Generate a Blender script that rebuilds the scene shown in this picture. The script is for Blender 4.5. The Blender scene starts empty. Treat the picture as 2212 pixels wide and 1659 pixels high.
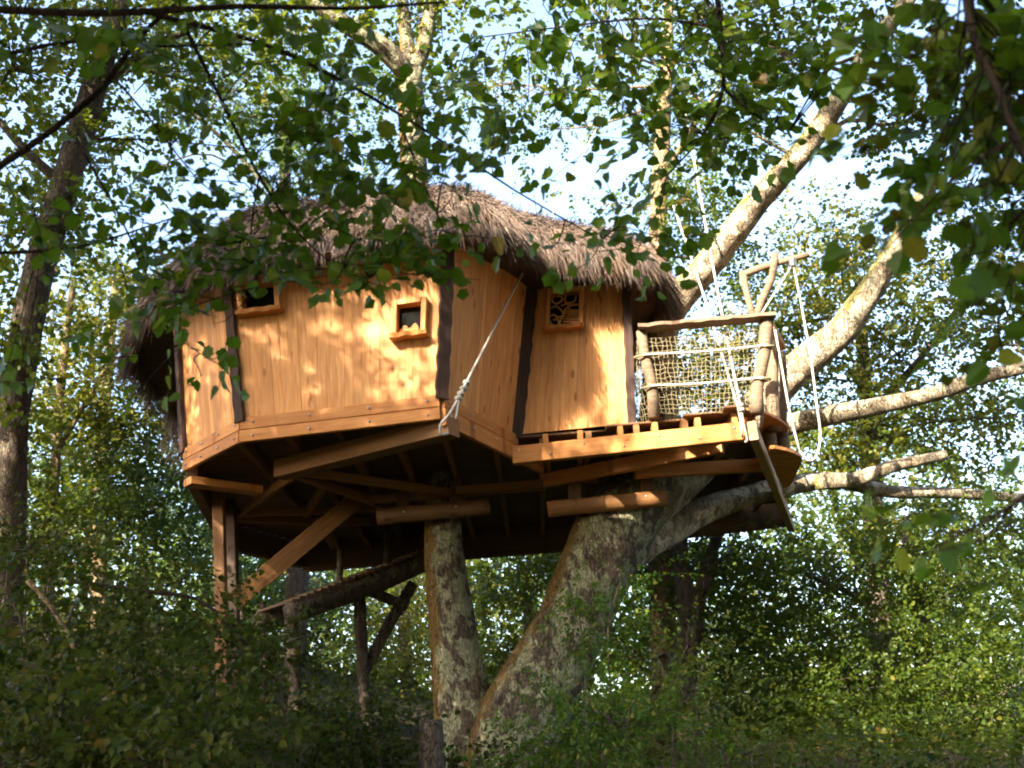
import bpy, math, random
import numpy as np
from mathutils import Matrix, Vector

# ------------------------------------------------------------------ camera, sky, sun, exposure
F = 2335.0; CX, CY = 1106.0, 829.5          # photo studied at 2212 x 1659
PITCH, ROLL = math.radians(20), math.radians(4.5)
CAM = np.array([0.0, 0.0, 1.6])
FW = np.array([0, math.cos(PITCH), math.sin(PITCH)])
_r0 = np.array([1.0, 0, 0]); _u0 = np.cross(_r0, FW)
RT = math.cos(ROLL) * _r0 - math.sin(ROLL) * _u0
UP = math.sin(ROLL) * _r0 + math.cos(ROLL) * _u0

scene = bpy.context.scene
C = scene.collection
cam_d = bpy.data.cameras.new('camera'); cam = bpy.data.objects.new('camera', cam_d); C.objects.link(cam)
cam.matrix_world = Matrix(((RT[0], UP[0], -FW[0], CAM[0]), (RT[1], UP[1], -FW[1], CAM[1]), (RT[2], UP[2], -FW[2], CAM[2]), (0, 0, 0, 1)))
cam_d.sensor_fit = 'HORIZONTAL'; cam_d.sensor_width = 36.0; cam_d.lens = 36.0 * F / 2212.0
cam_d.clip_start = 0.1; cam_d.clip_end = 2000
cam_d.dof.use_dof = True; cam_d.dof.focus_distance = 13.0; cam_d.dof.aperture_fstop = 2.4
scene.camera = cam

SUN_EL, SUN_AZ = math.radians(30), math.radians(212)     # azimuth clockwise from +Y: behind the camera, to its left
SUNV = np.array([math.sin(SUN_AZ) * math.cos(SUN_EL), math.cos(SUN_AZ) * math.cos(SUN_EL), math.sin(SUN_EL)])
world = bpy.data.worlds.new('World'); scene.world = world; world.use_nodes = True
wn = world.node_tree; wn.nodes.clear()
sky = wn.nodes.new('ShaderNodeTexSky'); sky.sky_type = 'NISHITA'; sky.sun_disc = False
sky.sun_elevation = SUN_EL; sky.sun_rotation = SUN_AZ; sky.dust_density = 3.5; sky.air_density = 1.0
bg = wn.nodes.new('ShaderNodeBackground'); bg.inputs['Strength'].default_value = 0.15
wo = wn.nodes.new('ShaderNodeOutputWorld')
wn.links.new(sky.outputs[0], bg.inputs[0]); wn.links.new(bg.outputs[0], wo.inputs[0])
sun_d = bpy.data.lights.new('sun', 'SUN'); sun_d.energy = 5.0; sun_d.angle = math.radians(0.53); sun_d.color = (1.0, 0.86, 0.66)
sun = bpy.data.objects.new('sun', sun_d); C.objects.link(sun)
sun.rotation_euler = Vector(SUNV).to_track_quat('Z', 'Y').to_euler()
scene.view_settings.view_transform = 'Standard'; scene.view_settings.look = 'None'
scene.view_settings.exposure = 2.55; scene.view_settings.gamma = 1.0
scene.view_settings.use_curve_mapping = False
cy = scene.cycles
cy.max_bounces = 6; cy.diffuse_bounces = 4; cy.glossy_bounces = 2; cy.transmission_bounces = 4; cy.transparent_max_bounces = 4
cy.use_denoising = True; cy.sample_clamp_indirect = 6.0; cy.filter_width = 2.0
cy.caustics_reflective = False; cy.caustics_refractive = False

# ------------------------------------------------------------------ photo pixel -> point in the place
def ray(x, y): return FW + RT * ((x - CX) / F) - UP * ((y - CY) / F)
def PZ(x, y, z): d = ray(x, y); return CAM + d * ((z - CAM[2]) / d[2])
def PY(x, y, Y): d = ray(x, y); return CAM + d * (Y / d[1])
def pix(p):
    v = np.asarray(p, float) - CAM; w = v @ FW
    return np.array([CX + F * (v @ RT) / w, CY - F * (v @ UP) / w])
def XYZx(px, Y, z):
    lo, hi = -30.0, 30.0
    for _ in range(50):
        m = (lo + hi) / 2
        if pix((m, Y, z))[0] < px: lo = m
        else: hi = m
    return np.array([lo, Y, z])
def unit(v): v = np.asarray(v, float); return v / (np.linalg.norm(v) + 1e-12)

# ------------------------------------------------------------------ materials
MATS = {}
class NT:
    def __init__(s, name):
        s.m = bpy.data.materials.new(name); s.m.use_nodes = True; s.t = s.m.node_tree; s.t.nodes.clear()
        s.out = s.t.nodes.new('ShaderNodeOutputMaterial'); MATS[name] = s.m
    def n(s, typ, **kw):
        nd = s.t.nodes.new(typ)
        for k, v in kw.items():
            if k.startswith('i_'):
                key = k[2:]; key = int(key) if key.isdigit() else key
                nd.inputs[key].default_value = v
            else: setattr(nd, k, v)
        return nd
    def l(s, a, b): s.t.links.new(a, b)
    def ramp(s, src, stops):
        r = s.n('ShaderNodeValToRGB'); cr = r.color_ramp
        while len(cr.elements) < len(stops): cr.elements.new(0.5)
        for e, (p, c) in zip(cr.elements, stops): e.position = p; e.color = (*c, 1) if len(c) == 3 else c
        s.l(src, r.inputs[0]); return r.outputs[0]
    def mix(s, fac, a, b, mode='MIX'):
        m = s.n('ShaderNodeMix', data_type='RGBA', blend_type=mode)
        if isinstance(fac, (int, float)): m.inputs[0].default_value = fac
        else: s.l(fac, m.inputs[0])
        for k, v in ((6, a), (7, b)):
            if isinstance(v, tuple): m.inputs[k].default_value = (*v, 1)
            else: s.l(v, m.inputs[k])
        return m.outputs[2]
    def math(s, op, a, b=0.0, clamp=False):
        m = s.n('ShaderNodeMath', operation=op, use_clamp=clamp)
        for k, v in ((0, a), (1, b)):
            if isinstance(v, (int, float)): m.inputs[k].default_value = v
            else: s.l(v, m.inputs[k])
        return m.outputs[0]
    def coords(s, scale, rnd=True, kind='Object'):
        tc = s.n('ShaderNodeTexCoord'); mp = s.n('ShaderNodeMapping'); mp.inputs['Scale'].default_value = scale
        s.l(tc.outputs[kind], mp.inputs[0])
        if rnd:
            oi = s.n('ShaderNodeObjectInfo'); mm = s.n('ShaderNodeVectorMath', operation='SCALE'); mm.inputs[0].default_value = (37, 53, 71)
            s.l(oi.outputs['Random'], mm.inputs['Scale']); s.l(mm.outputs[0], mp.inputs['Location'])
        return mp.outputs[0]
    def noise(s, vec, scale, detail=4, rough=0.55):
        n = s.n('ShaderNodeTexNoise'); n.inputs['Scale'].default_value = scale; n.inputs['Detail'].default_value = detail; n.inputs['Roughness'].default_value = rough
        s.l(vec, n.inputs['Vector']); return n.outputs['Fac']
    def bsdf(s, col, rough=0.7, bump=None, bstr=0.3, bdist=0.01, spec=0.3):
        b = s.n('ShaderNodeBsdfPrincipled')
        if isinstance(col, tuple): b.inputs['Base Color'].default_value = (*col, 1)
        else: s.l(col, b.inputs['Base Color'])
        b.inputs['Roughness'].default_value = rough; b.inputs['Specular IOR Level'].default_value = spec
        if bump is not None:
            bn = s.n('ShaderNodeBump'); bn.inputs['Strength'].default_value = bstr; bn.inputs['Distance'].default_value = bdist
            s.l(bump, bn.inputs['Height']); s.l(bn.outputs[0], b.inputs['Normal'])
        return b.outputs[0]
    def done(s, sh): s.l(sh, s.out.inputs[0]); return s.m

def wood(name, lo, mid, hi, knots=True, grain=1.0, rough=0.6):
    """sawn timber, grain along the piece's own x axis"""
    t = NT(name)
    v = t.coords((1.2, 14 * grain, 14 * grain)); g = t.noise(v, 2.2, 6, 0.6)
    v2 = t.coords((0.8, 45, 45)); g2 = t.noise(v2, 3, 3)
    base = t.ramp(t.math('ADD', t.math('MULTIPLY', g, 0.75), t.math('MULTIPLY', g2, 0.25)), [(0.32, lo), (0.5, mid), (0.68, hi)])
    oi = t.n('ShaderNodeObjectInfo')
    tone = t.ramp(oi.outputs['Random'], [(0, (0.86, 0.82, 0.78)), (0.5, (1, 0.97, 0.94)), (1, (1.10, 1.09, 1.04))])
    col = t.mix(1.0, base, tone, 'MULTIPLY')
    if knots:
        kv = t.coords((3.2, 8.5, 0.01))
        vo = t.n('ShaderNodeTexVoronoi'); vo.inputs['Scale'].default_value = 1.0; t.l(kv, vo.inputs['Vector'])
        k = t.ramp(vo.outputs['Distance'], [(0.13, (1, 1, 1)), (0.27, (0, 0, 0))])
        sc_ = t.n('ShaderNodeSeparateColor'); t.l(vo.outputs['Color'], sc_.inputs[0])
        col = t.mix(t.math('MULTIPLY', t.math('MULTIPLY', k, 0.9), t.math('GREATER_THAN', sc_.outputs[0], 0.56)), col, (lo[0] * 0.55, lo[1] * 0.4, lo[2] * 0.35))
    wv = t.coords((0.9, 2.2, 2.2)); w = t.noise(wv, 1.3, 3)
    col = t.mix(t.ramp(w, [(0.35, (0, 0, 0)), (0.75, (0.45, 0.45, 0.45))]), col, (mid[0] * 0.62, mid[1] * 0.56, mid[2] * 0.6))
    t.done(t.bsdf(col, rough, g, 0.25, 0.004))
wood('pine_board', (0.44, 0.185, 0.06), (0.62, 0.30, 0.108), (0.74, 0.425, 0.185))
wood('orange_beam', (0.34, 0.13, 0.034), (0.48, 0.205, 0.058), (0.58, 0.29, 0.10))
wood('dull_beam', (0.085, 0.045, 0.022), (0.13, 0.072, 0.036), (0.18, 0.105, 0.055))  # beam wood darkened for the underside; shade there is put into the colour
wood('shaded_beam', (0.14, 0.065, 0.024), (0.21, 0.105, 0.04), (0.29, 0.155, 0.065))  # darker copy of the orange beams, shade under the platform painted in
wood('tan_beam', (0.27, 0.17, 0.085), (0.38, 0.255, 0.14), (0.48, 0.34, 0.20))
wood('bark_edge_board', (0.022, 0.012, 0.010), (0.045, 0.025, 0.020), (0.085, 0.05, 0.038), knots=False, rough=0.8)
wood('weathered_pole', (0.085, 0.062, 0.042), (0.165, 0.122, 0.085), (0.26, 0.205, 0.15), knots=True, rough=0.85)
wood('dark_plank', (0.03, 0.018, 0.012), (0.055, 0.032, 0.02), (0.085, 0.05, 0.032), knots=False)

def leafmat(name, stops, trans, tfac=0.4, rough=0.5, spec=0.24):
    t = NT(name)
    a = t.n('ShaderNodeAttribute', attribute_name='v')
    oi = t.n('ShaderNodeObjectInfo')
    f = t.math('FRACT', t.math('ADD', a.outputs['Fac'], oi.outputs['Random']))
    col = t.ramp(f, stops)
    nz = t.noise(t.coords((1, 1, 1), rnd=False), 7.0, 2)
    col = t.mix(1.0, col, t.ramp(nz, [(0.3, (0.68, 0.72, 0.66)), (0.7, (1.22, 1.18, 1.1))]), 'MULTIPLY')
    tcol = t.mix(0.65, col, trans)
    b = t.bsdf(col, 0.4, spec=spec)
    tr = t.n('ShaderNodeBsdfTranslucent'); t.l(tcol, tr.inputs[0])
    mx = t.n('ShaderNodeMixShader'); mx.inputs[0].default_value = tfac
    t.l(b, mx.inputs[1]); t.l(tr.outputs[0], mx.inputs[2]); t.done(mx.outputs[0])
leafmat('leaf_hazel', [(0, (0.022, 0.055, 0.006)), (0.45, (0.038, 0.085, 0.008)), (0.85, (0.065, 0.115, 0.010)), (0.97, (0.15, 0.16, 0.02)), (1, (0.20, 0.11, 0.02))], (0.16, 0.27, 0.010), 0.42)
leafmat('leaf_oak', [(0, (0.024, 0.048, 0.008)), (0.5, (0.044, 0.076, 0.010)), (0.9, (0.085, 0.105, 0.013)), (1, (0.15, 0.125, 0.02))], (0.21, 0.25, 0.014), 0.44)
leafmat('leaf_yellow', [(0, (0.040, 0.066, 0.009)), (0.5, (0.075, 0.100, 0.013)), (0.85, (0.13, 0.135, 0.018)), (1, (0.22, 0.17, 0.03))], (0.26, 0.27, 0.02), 0.38)
leafmat('leaf_bluegreen', [(0, (0.024, 0.046, 0.016)), (0.6, (0.042, 0.072, 0.022)), (1, (0.09, 0.11, 0.03))], (0.13, 0.21, 0.03), 0.44)
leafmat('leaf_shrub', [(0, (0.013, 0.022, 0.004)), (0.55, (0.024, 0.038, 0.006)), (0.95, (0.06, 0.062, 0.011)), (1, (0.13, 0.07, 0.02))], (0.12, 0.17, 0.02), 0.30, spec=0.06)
leafmat('leaf_olive', [(0, (0.022, 0.032, 0.004)), (0.6, (0.038, 0.048, 0.005)), (1, (0.07, 0.07, 0.008))], (0.17, 0.19, 0.012), 0.35, spec=0.10)

def bark(name, lo, hi, lichen, lam=0.5, moss=None):
    t = NT(name)
    v = t.coords((1, 1, 0.35), rnd=True); n = t.noise(v, 9, 8, 0.65)
    v2 = t.coords((1, 1, 0.6)); fine = t.noise(v2, 38, 4)
    col = t.ramp(t.math('ADD', t.math('MULTIPLY', n, 0.7), t.math('MULTIPLY', fine, 0.3)), [(0.33, lo), (0.66, hi)])
    pn = t.noise(t.coords((1, 1, 0.7)), 4.6, 8, 0.66)
    fac = t.ramp(pn, [(0.62 - lam * 0.22, (0, 0, 0)), (0.66 - lam * 0.2, (1, 1, 1))])
    fleck = t.ramp(fine, [(0.35, (0.4, 0.4, 0.4)), (0.6, (1, 1, 1))])
    col = t.mix(t.mix(1.0, fac, fleck, 'MULTIPLY'), col, lichen)
    if moss:
        g = t.n('ShaderNodeNewGeometry'); sx = t.n('ShaderNodeSeparateXYZ'); t.l(g.outputs['Normal'], sx.inputs[0])
        mm = t.math('ADD', t.math('MULTIPLY', sx.outputs[0], -0.85), t.math('MULTIPLY', t.math('SUBTRACT', n, 0.5), 1.6))
        col = t.mix(t.ramp(mm, [(0.42, (0, 0, 0)), (0.62, (0.9, 0.9, 0.9))]), col, moss)
    vo = t.n('ShaderNodeTexVoronoi', feature='DISTANCE_TO_EDGE'); vo.inputs['Scale'].default_value = 25
    nv = t.n('ShaderNodeTexNoise'); nv.inputs['Scale'].default_value = 6; cv = t.coords((1, 1, 0.3)); t.l(cv, nv.inputs['Vector'])
    va = t.n('ShaderNodeVectorMath', operation='MULTIPLY_ADD'); va.inputs[1].default_value = (.22, .22, .22); t.l(nv.outputs['Color'], va.inputs[0]); t.l(cv, va.inputs[2]); t.l(va.outputs[0], vo.inputs['Vector'])
    crk = t.ramp(vo.outputs['Distance'], [(0.0, (0, 0, 0)), (0.09, (1, 1, 1))])
    col = t.mix(t.math('MULTIPLY', t.math('SUBTRACT', 1.0, crk), 0.38), col, (lo[0] * .6, lo[1] * .6, lo[2] * .6))
    t.done(t.bsdf(col, 0.9, t.math('ADD', n, t.math('MULTIPLY', crk, 0.5)), 1.0, 0.05, 0.1))
bark('bark_lichen', (0.042, 0.032, 0.024), (0.14, 0.11, 0.085), (0.29, 0.30, 0.19), 0.70, (0.17, 0.105, 0.032))
bark('bark_sunlit', (0.10, 0.075, 0.052), (0.38, 0.31, 0.225), (0.56, 0.50, 0.38), 0.6, (0.30, 0.27, 0.08))  # paler copy of the trunk bark, sunshine on the limbs painted in
bark('bark_grey', (0.055, 0.042, 0.033), (0.15, 0.12, 0.095), (0.20, 0.18, 0.13), 0.3)
bark('bark_warm', (0.14, 0.095, 0.055), (0.32, 0.23, 0.14), (0.36, 0.29, 0.19), 0.3)
bark('twig_dark', (0.018, 0.014, 0.011), (0.05, 0.036, 0.028), (0.06, 0.05, 0.04), 0.1)

t = NT('thatch')
a = t.n('ShaderNodeAttribute', attribute_name='v'); n = t.noise(t.coords((1, 1, 1), rnd=False), 2.5, 4)
c = t.ramp(a.outputs['Fac'], [(0, (0.045, 0.035, 0.032)), (0.5, (0.105, 0.083, 0.075)), (0.85, (0.19, 0.153, 0.133)), (1, (0.33, 0.27, 0.22))])
c = t.mix(t.ramp(n, [(0.42, (0, 0, 0)), (0.66, (0.6, 0.6, 0.6))]), c, (0.19, 0.125, 0.085))
t.done(t.bsdf(c, 0.95, spec=0.1))
t = NT('rope'); n = t.noise(t.coords((1, 1, 1)), 60, 2); t.done(t.bsdf(t.ramp(n, [(0.3, (0.38, 0.365, 0.33)), (0.7, (0.60, 0.58, 0.54))]), 0.8))
t = NT('net_rope'); n = t.noise(t.coords((1, 1, 1)), 40, 2); t.done(t.bsdf(t.ramp(n, [(0.3, (0.13, 0.11, 0.065)), (0.7, (0.24, 0.21, 0.13))]), 0.9))
t = NT('window_glass'); b = t.n('ShaderNodeBsdfPrincipled'); b.inputs['Base Color'].default_value = (0.008, 0.009, 0.009, 1); b.inputs['Roughness'].default_value = 0.06; b.inputs['Specular IOR Level'].default_value = 0.22; t.done(b.outputs[0])
t = NT('metal'); n = t.noise(t.coords((1, 1, 1)), 50, 2); b = t.n('ShaderNodeBsdfPrincipled'); b.inputs['Metallic'].default_value = 0.9; b.inputs['Roughness'].default_value = 0.35; t.l(t.ramp(n, [(0.3, (0.45, 0.45, 0.45)), (0.7, (0.7, 0.7, 0.7))]), b.inputs['Base Color']); t.done(b.outputs[0])
t = NT('soil'); v = t.coords((1, 1, 1), rnd=False); n = t.noise(v, 1.4, 8, 0.65); n2 = t.noise(v, 22, 4)
c = t.ramp(t.math('ADD', t.math('MULTIPLY', n, 0.6), t.math('MULTIPLY', n2, 0.4)), [(0.35, (0.030, 0.024, 0.014)), (0.5, (0.055, 0.05, 0.022)), (0.65, (0.11, 0.075, 0.04))])
t.done(t.bsdf(c, 0.95, n2, 0.8, 0.05, 0.1))

# ------------------------------------------------------------------ object helpers
def link(name, me, mat=None, parent=None):
    o = bpy.data.objects.new(name, me); C.objects.link(o)
    if mat and me and not me.materials: me.materials.append(MATS[mat])
    if parent: o.parent = parent
    return o
def mesh(name, verts, faces, smooth=False):
    me = bpy.data.meshes.new(name); me.from_pydata([tuple(map(float, v)) for v in verts], [], [tuple(map(int, f)) for f in faces]); me.update()
    if smooth: me.polygons.foreach_set('use_smooth', [True] * len(me.polygons))
    return me
def tag(o, label, cat, group=None):
    o['label'] = label; o['category'] = cat
    if group: o['group'] = group
    return o
def thing(name, label, cat, loc=(0, 0, 0), group=None):
    o = bpy.data.objects.new(name, None); C.objects.link(o); o.empty_display_size = 0.3
    o.location = [float(v) for v in loc]; bpy.context.view_layer.update() if False else None
    return tag(o, label, cat, group)
WM = {}
def kid(name, me, mat, parent, mw=None):
    """child given by its world matrix"""
    o = link(name, me, mat, parent)
    M = Matrix.Identity(4) if mw is None else mw
    pw = WM.get(parent.name) or Matrix.Translation(parent.location)
    o.matrix_local = pw.inverted() @ M; WM[o.name] = M
    return o
def frame(o, x, y, z):
    return Matrix(((x[0], y[0], z[0], o[0]), (x[1], y[1], z[1], o[1]), (x[2], y[2], z[2], o[2]), (0, 0, 0, 1)))

def box_mesh(L, W, H, ch=0.008):
    """box along +x from 0 to L, chamfered long edges"""
    w, h = W / 2, H / 2; c = min(ch, w * 0.4, h * 0.4)
    ring = [(-w + c, -h), (w - c, -h), (w, -h + c), (w, h - c), (w - c, h), (-w + c, h), (-w, h - c), (-w, -h + c)]
    v = [(0, a, b) for a, b in ring] + [(L, a, b) for a, b in ring]
    f = [(i, (i + 1) % 8, (i + 1) % 8 + 8, i + 8) for i in range(8)] + [tuple(range(7, -1, -1)), tuple(range(8, 16))]
    return mesh('beam', v, f)
def beam(name, a, b, W, H, mat, parent, up=(0, 0, 1)):
    a, b = np.asarray(a, float), np.asarray(b, float)
    x = unit(b - a); y = unit(np.cross(up, x)); z = np.cross(x, y)
    return kid(name, box_mesh(np.linalg.norm(b - a), W, H), mat, parent, frame(a, x, y, z))
RNG = np.random.default_rng(7)
def smooth_path(pts, rad, step=0.25):
    pts = np.asarray(pts, float); rad = np.asarray(rad, float)
    if len(pts) == 2: pts = np.vstack([pts[0], (pts[0] + pts[1]) / 2, pts[1]]); rad = np.array([rad[0], (rad[0] + rad[1]) / 2, rad[1]])
    P = np.vstack([2 * pts[0] - pts[1], pts, 2 * pts[-1] - pts[-2]]); out, ro = [], []
    for i in range(1, len(P) - 2):
        n = max(2, int(np.linalg.norm(P[i + 1] - P[i]) / step))
        for k in range(n):
            t = k / n; t2, t3 = t * t, t ** 3
            out.append(0.5 * (2 * P[i] + (P[i + 1] - P[i - 1]) * t + (2 * P[i - 1] - 5 * P[i] + 4 * P[i + 1] - P[i + 2]) * t2 + (3 * P[i] - P[i - 1] - 3 * P[i + 1] + P[i + 2]) * t3))
            ro.append(rad[i - 1] * (1 - t) + rad[i] * t)
    out.append(pts[-1]); ro.append(rad[-1]); return np.array(out), np.array(ro)
def tube_data(pts, rad, sides=8, bump=0.0, step=0.25, base=0):
    p, r = smooth_path(pts, rad, step); n = len(p)
    T = np.gradient(p, axis=0); T /= np.linalg.norm(T, axis=1)[:, None] + 1e-9
    ref = np.array([0.31, 0.87, 0.38]) if abs(T[0] @ np.array([0, 0, 1])) > 0.8 else np.array([0, 0, 1.0])
    A = np.cross(T, ref); A /= np.linalg.norm(A, axis=1)[:, None]; B = np.cross(T, A)
    th = np.linspace(0, 2 * np.pi, sides, endpoint=False)
    rr = r[:, None] * np.ones((1, sides))
    if bump > 0:
        ph = RNG.random(6) * 6.28; L = np.cumsum(np.r_[0, np.linalg.norm(np.diff(p, axis=0), axis=1)])[:, None]
        rr = rr * (1 + bump * (np.sin(2 * th + ph[0] + 0.7 * L) * 0.5 + np.sin(3 * th + ph[1] - 1.1 * L) * 0.4 + np.sin(5 * th + ph[2] + 1.9 * L) * 0.3 + np.sin(2.3 * L + ph[3]) * 0.5) + bump * 0.5 * RNG.normal(size=rr.shape))
    V = p[:, None, :] + rr[:, :, None] * (np.cos(th)[None, :, None] * A[:, None, :] + np.sin(th)[None, :, None] * B[:, None, :])
    V = V.reshape(-1, 3); f = []
    for i in range(n - 1):
        for j in range(sides):
            k = (j + 1) % sides
            f.append((base + i * sides + j, base + i * sides + k, base + (i + 1) * sides + k, base + (i + 1) * sides + j))
    f.append(tuple(base + j for j in range(sides - 1, -1, -1))); f.append(tuple(base + (n - 1) * sides + j for j in range(sides)))
    return V, f
def tubes(name, specs, sides=8, bump=0.0, step=0.25):
    V, Fc = [], []; b = 0
    for pts, rad in specs:
        v, f = tube_data(pts, rad, sides, bump, step, b); V.append(v); Fc += f; b += len(v)
    return mesh(name, np.vstack(V), Fc, True)
def pole(name, pts, rad, mat, parent, sides=10, bump=0.05, step=0.2):
    """round timber or limb"""
    return kid(name, tubes(name, [(pts, rad)], sides, bump, step), mat, parent)

# ------------------------------------------------------------------ leaves
def leaf_cloud(pos, dr, nr, size, hexa=True, width=0.42):
    """many leaves as one mesh: arrays of base point, direction, normal and length"""
    pos, dr, nr = map(np.asarray, (pos, dr, nr)); size = np.asarray(size)[:, None]
    dr = dr / (np.linalg.norm(dr, axis=1)[:, None] + 1e-9)
    sd = np.cross(nr, dr); sd /= np.linalg.norm(sd, axis=1)[:, None] + 1e-9; nn = np.cross(dr, sd)
    N = len(pos)
    w = size * width; fold = nn * size * 0.13; droop = nn * size * -0.10
    if hexa:
        V = np.stack([pos, pos + dr * size * .28 + sd * w * .92 + fold, pos + dr * size * .68 + sd * w * .8 + fold + droop * .5, pos + dr * size + droop,
                      pos + dr * size * .68 - sd * w * .8 + fold + droop * .5, pos + dr * size * .28 - sd * w * .92 + fold], 1).reshape(-1, 3)
        k = np.arange(N)[:, None] * 6
        Fq = np.stack([k + [0, 1, 2, 3], k + [0, 3, 4, 5]], 1).reshape(-1); per, nl, nv = 2, 4, 6
    else:
        V = np.stack([pos, pos + dr * size * .45 + sd * w + fold, pos + dr * size + droop, pos + dr * size * .45 - sd * w + fold], 1).reshape(-1, 3)
        k = np.arange(N)[:, None] * 4
        Fq = np.stack([k + [0, 1, 2], k + [0, 2, 3]], 1).reshape(-1); per, nl, nv = 2, 3, 4
    me = bpy.data.meshes.new('foliage'); nf = N * per
    me.vertices.add(len(V)); me.vertices.foreach_set('co', V.astype(np.float32).ravel())
    me.loops.add(nf * nl); me.loops.foreach_set('vertex_index', Fq.astype(np.int32))
    me.polygons.add(nf); me.polygons.foreach_set('loop_start', np.arange(nf, dtype=np.int32) * nl)
    me.update(calc_edges=True)
    at = me.attributes.new('v', 'FLOAT', 'FACE'); at.data.foreach_set('value', np.repeat(np.clip(RNG.normal(0.45, 0.2, N), 0, 0.999), per).astype(np.float32))
    return me
def spray_arrays(cen, axis, L, nleaf, ls, flat=0.75, jit=0.5, rng=None):
    """flat leafy twigs: leaves alternate left and right along each axis"""
    rng = rng or RNG
    S = len(cen); axis = axis / (np.linalg.norm(axis, axis=1)[:, None] + 1e-9)
    up = np.array([0, 0, 1.0]) * flat + rng.normal(0, 0.45, (S, 3)) + SUNV * 0.25
    side = np.cross(axis, up); side /= np.linalg.norm(side, axis=1)[:, None] + 1e-9; nrm = np.cross(side, axis)
    t = (np.arange(nleaf) + 0.5) / nleaf; sg = np.where(np.arange(nleaf) % 2 == 0, 1.0, -1.0)
    Ls = L * rng.uniform(0.7, 1.3, (S, 1))
    pos = cen[:, None, :] + axis[:, None, :] * (Ls * t)[:, :, None] + rng.normal(0, ls * 0.35, (S, nleaf, 3))
    d = axis[:, None, :] * 0.55 + side[:, None, :] * sg[None, :, None] * 0.9 + rng.normal(0, jit * 0.6, (S, nleaf, 3)); d[:, :, 2] -= 0.25
    nn = nrm[:, None, :] + rng.normal(0, jit, (S, nleaf, 3))
    sz = ls * rng.uniform(0.65, 1.25, (S, nleaf))
    return pos.reshape(-1, 3), d.reshape(-1, 3), nn.reshape(-1, 3), sz.ravel()
def ellipse_sprays(ell, rng, density=1.0, sub=9):
    """ell: (x, y, rx, ry, Y, dY, n): sprays in uneven clusters inside a crown lobe. Returns spray centres, axes, cluster centres"""
    x, y, rx, ry, Y, dY, n = ell
    n = max(3, int(n * density)); nc = max(2, n // sub)
    def rnd(m):
        q = rng.normal(size=(m, 3)); q /= np.linalg.norm(q, axis=1)[:, None]; return q * rng.random((m, 1)) ** 0.42
    o = PY(x, y, Y); mpp = np.linalg.norm(o - CAM) / F
    sc = np.array([rx * mpp, dY, ry * mpp])
    cc = o + rnd(nc) * sc
    idx = rng.integers(0, nc, n); r = float(np.mean(sc)) * 0.19 + 0.10
    cen = cc[idx] + rng.normal(0, 1, (n, 3)) * np.array([r, r, r * 0.55])
    ax = (cen - cc[idx]) * 1.2 / r + rng.normal(0, 0.6, (n, 3)); ax[:, 2] -= 0.15
    return cen, ax, cc, o

def H(x, y):
    """height of the ground"""
    x, y = np.asarray(x, float), np.asarray(y, float)
    yy = np.clip(y, -40, 26)
    h = 0.115 * np.clip(yy, 0, 30) + 0.04 * np.clip(yy, -40, 0)
    h = h + 0.40 * np.clip(-x - 1.5, 0, 6) * np.clip((yy - 2) / 7, 0, 1) - 0.05 * np.clip(x - 2, 0, 12) * np.clip(yy / 10, 0, 1)
    return h + 0.10 * np.sin(x * 0.9 + 0.4 * y) + 0.07 * np.sin(1.7 * y - 0.6 * x)

LEAFK = 0.9
def plant(name, label, cat, base, trunk=None, limbs=(), ells=(), leaf='leaf_oak', ls=0.11, nleaf=11, L=0.5, barkm='bark_grey', group=None,
          hexa=True, seed=1, flat=0.75, crown='crown', branch_r=0.035, density=1.6, limb_bark=None, sides=12, stems=None, width=0.42, sub=9):
    """tree or shrub: base is ground (x, y); trunk/limbs are lists of ((px, py, Y), radius) or world points"""
    rng = np.random.default_rng(seed)
    root = thing(name, label, cat, (base[0], base[1], float(H(*base))), group)
    nodes = []
    def W(p): return np.asarray(p[1:], float) if p[0] == 'w' else PY(*p)
    def path(pl): return [W(p) for p, r in pl], [r for p, r in pl]
    if trunk:
        pts, rad = path(trunk); b = np.array([base[0], base[1], float(H(*base)) - 0.3])
        pts = [b] + pts; rad = [rad[0] * 1.25] + rad
        pole('trunk', pts, rad, barkm, root, sides, 0.07, 0.22); nodes += list(smooth_path(pts, rad, 0.4)[0][2:])
    for pl in limbs:
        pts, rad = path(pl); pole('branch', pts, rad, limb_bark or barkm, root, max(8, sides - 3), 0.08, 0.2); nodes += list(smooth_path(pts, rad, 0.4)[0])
    if not nodes: nodes = [np.array([base[0], base[1], float(H(*base))])]
    nodes = np.array(nodes); allp = []
    for e in ells:
        cen, ax, cc, o = ellipse_sprays(e, rng, density, sub)
        allp.append((cen, ax)); specs = []
        near = nodes[np.argmin(np.linalg.norm(nodes - o, axis=1) + 0.8 * np.clip(nodes[:, 2] - o[2], 0, 9))]
        mid = (near + o) / 2 + rng.normal(0, 0.12, 3) * np.linalg.norm(o - near)
        specs.append(([near, mid, o], [branch_r, branch_r * 0.7, branch_r * 0.4]))
        for c in cc[:14]:
            s0 = mid + (o - mid) * rng.random(); specs.append(([s0, (s0 + c) / 2 + rng.normal(0, 0.08, 3), c], [branch_r * 0.42, branch_r * 0.3, branch_r * 0.14]))
        kid('branch', tubes('branch', specs, 5, 0.0, 0.4), barkm, root)
    if allp:
        cen = np.vstack([a for a, b in allp]); ax = np.vstack([b for a, b in allp])
        pos, d, nn, sz = spray_arrays(cen, ax, L, nleaf, ls * LEAFK, flat, rng=rng)
        kid(crown, leaf_cloud(pos, d, nn, sz, hexa, width), leaf, root)
    return root

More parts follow.
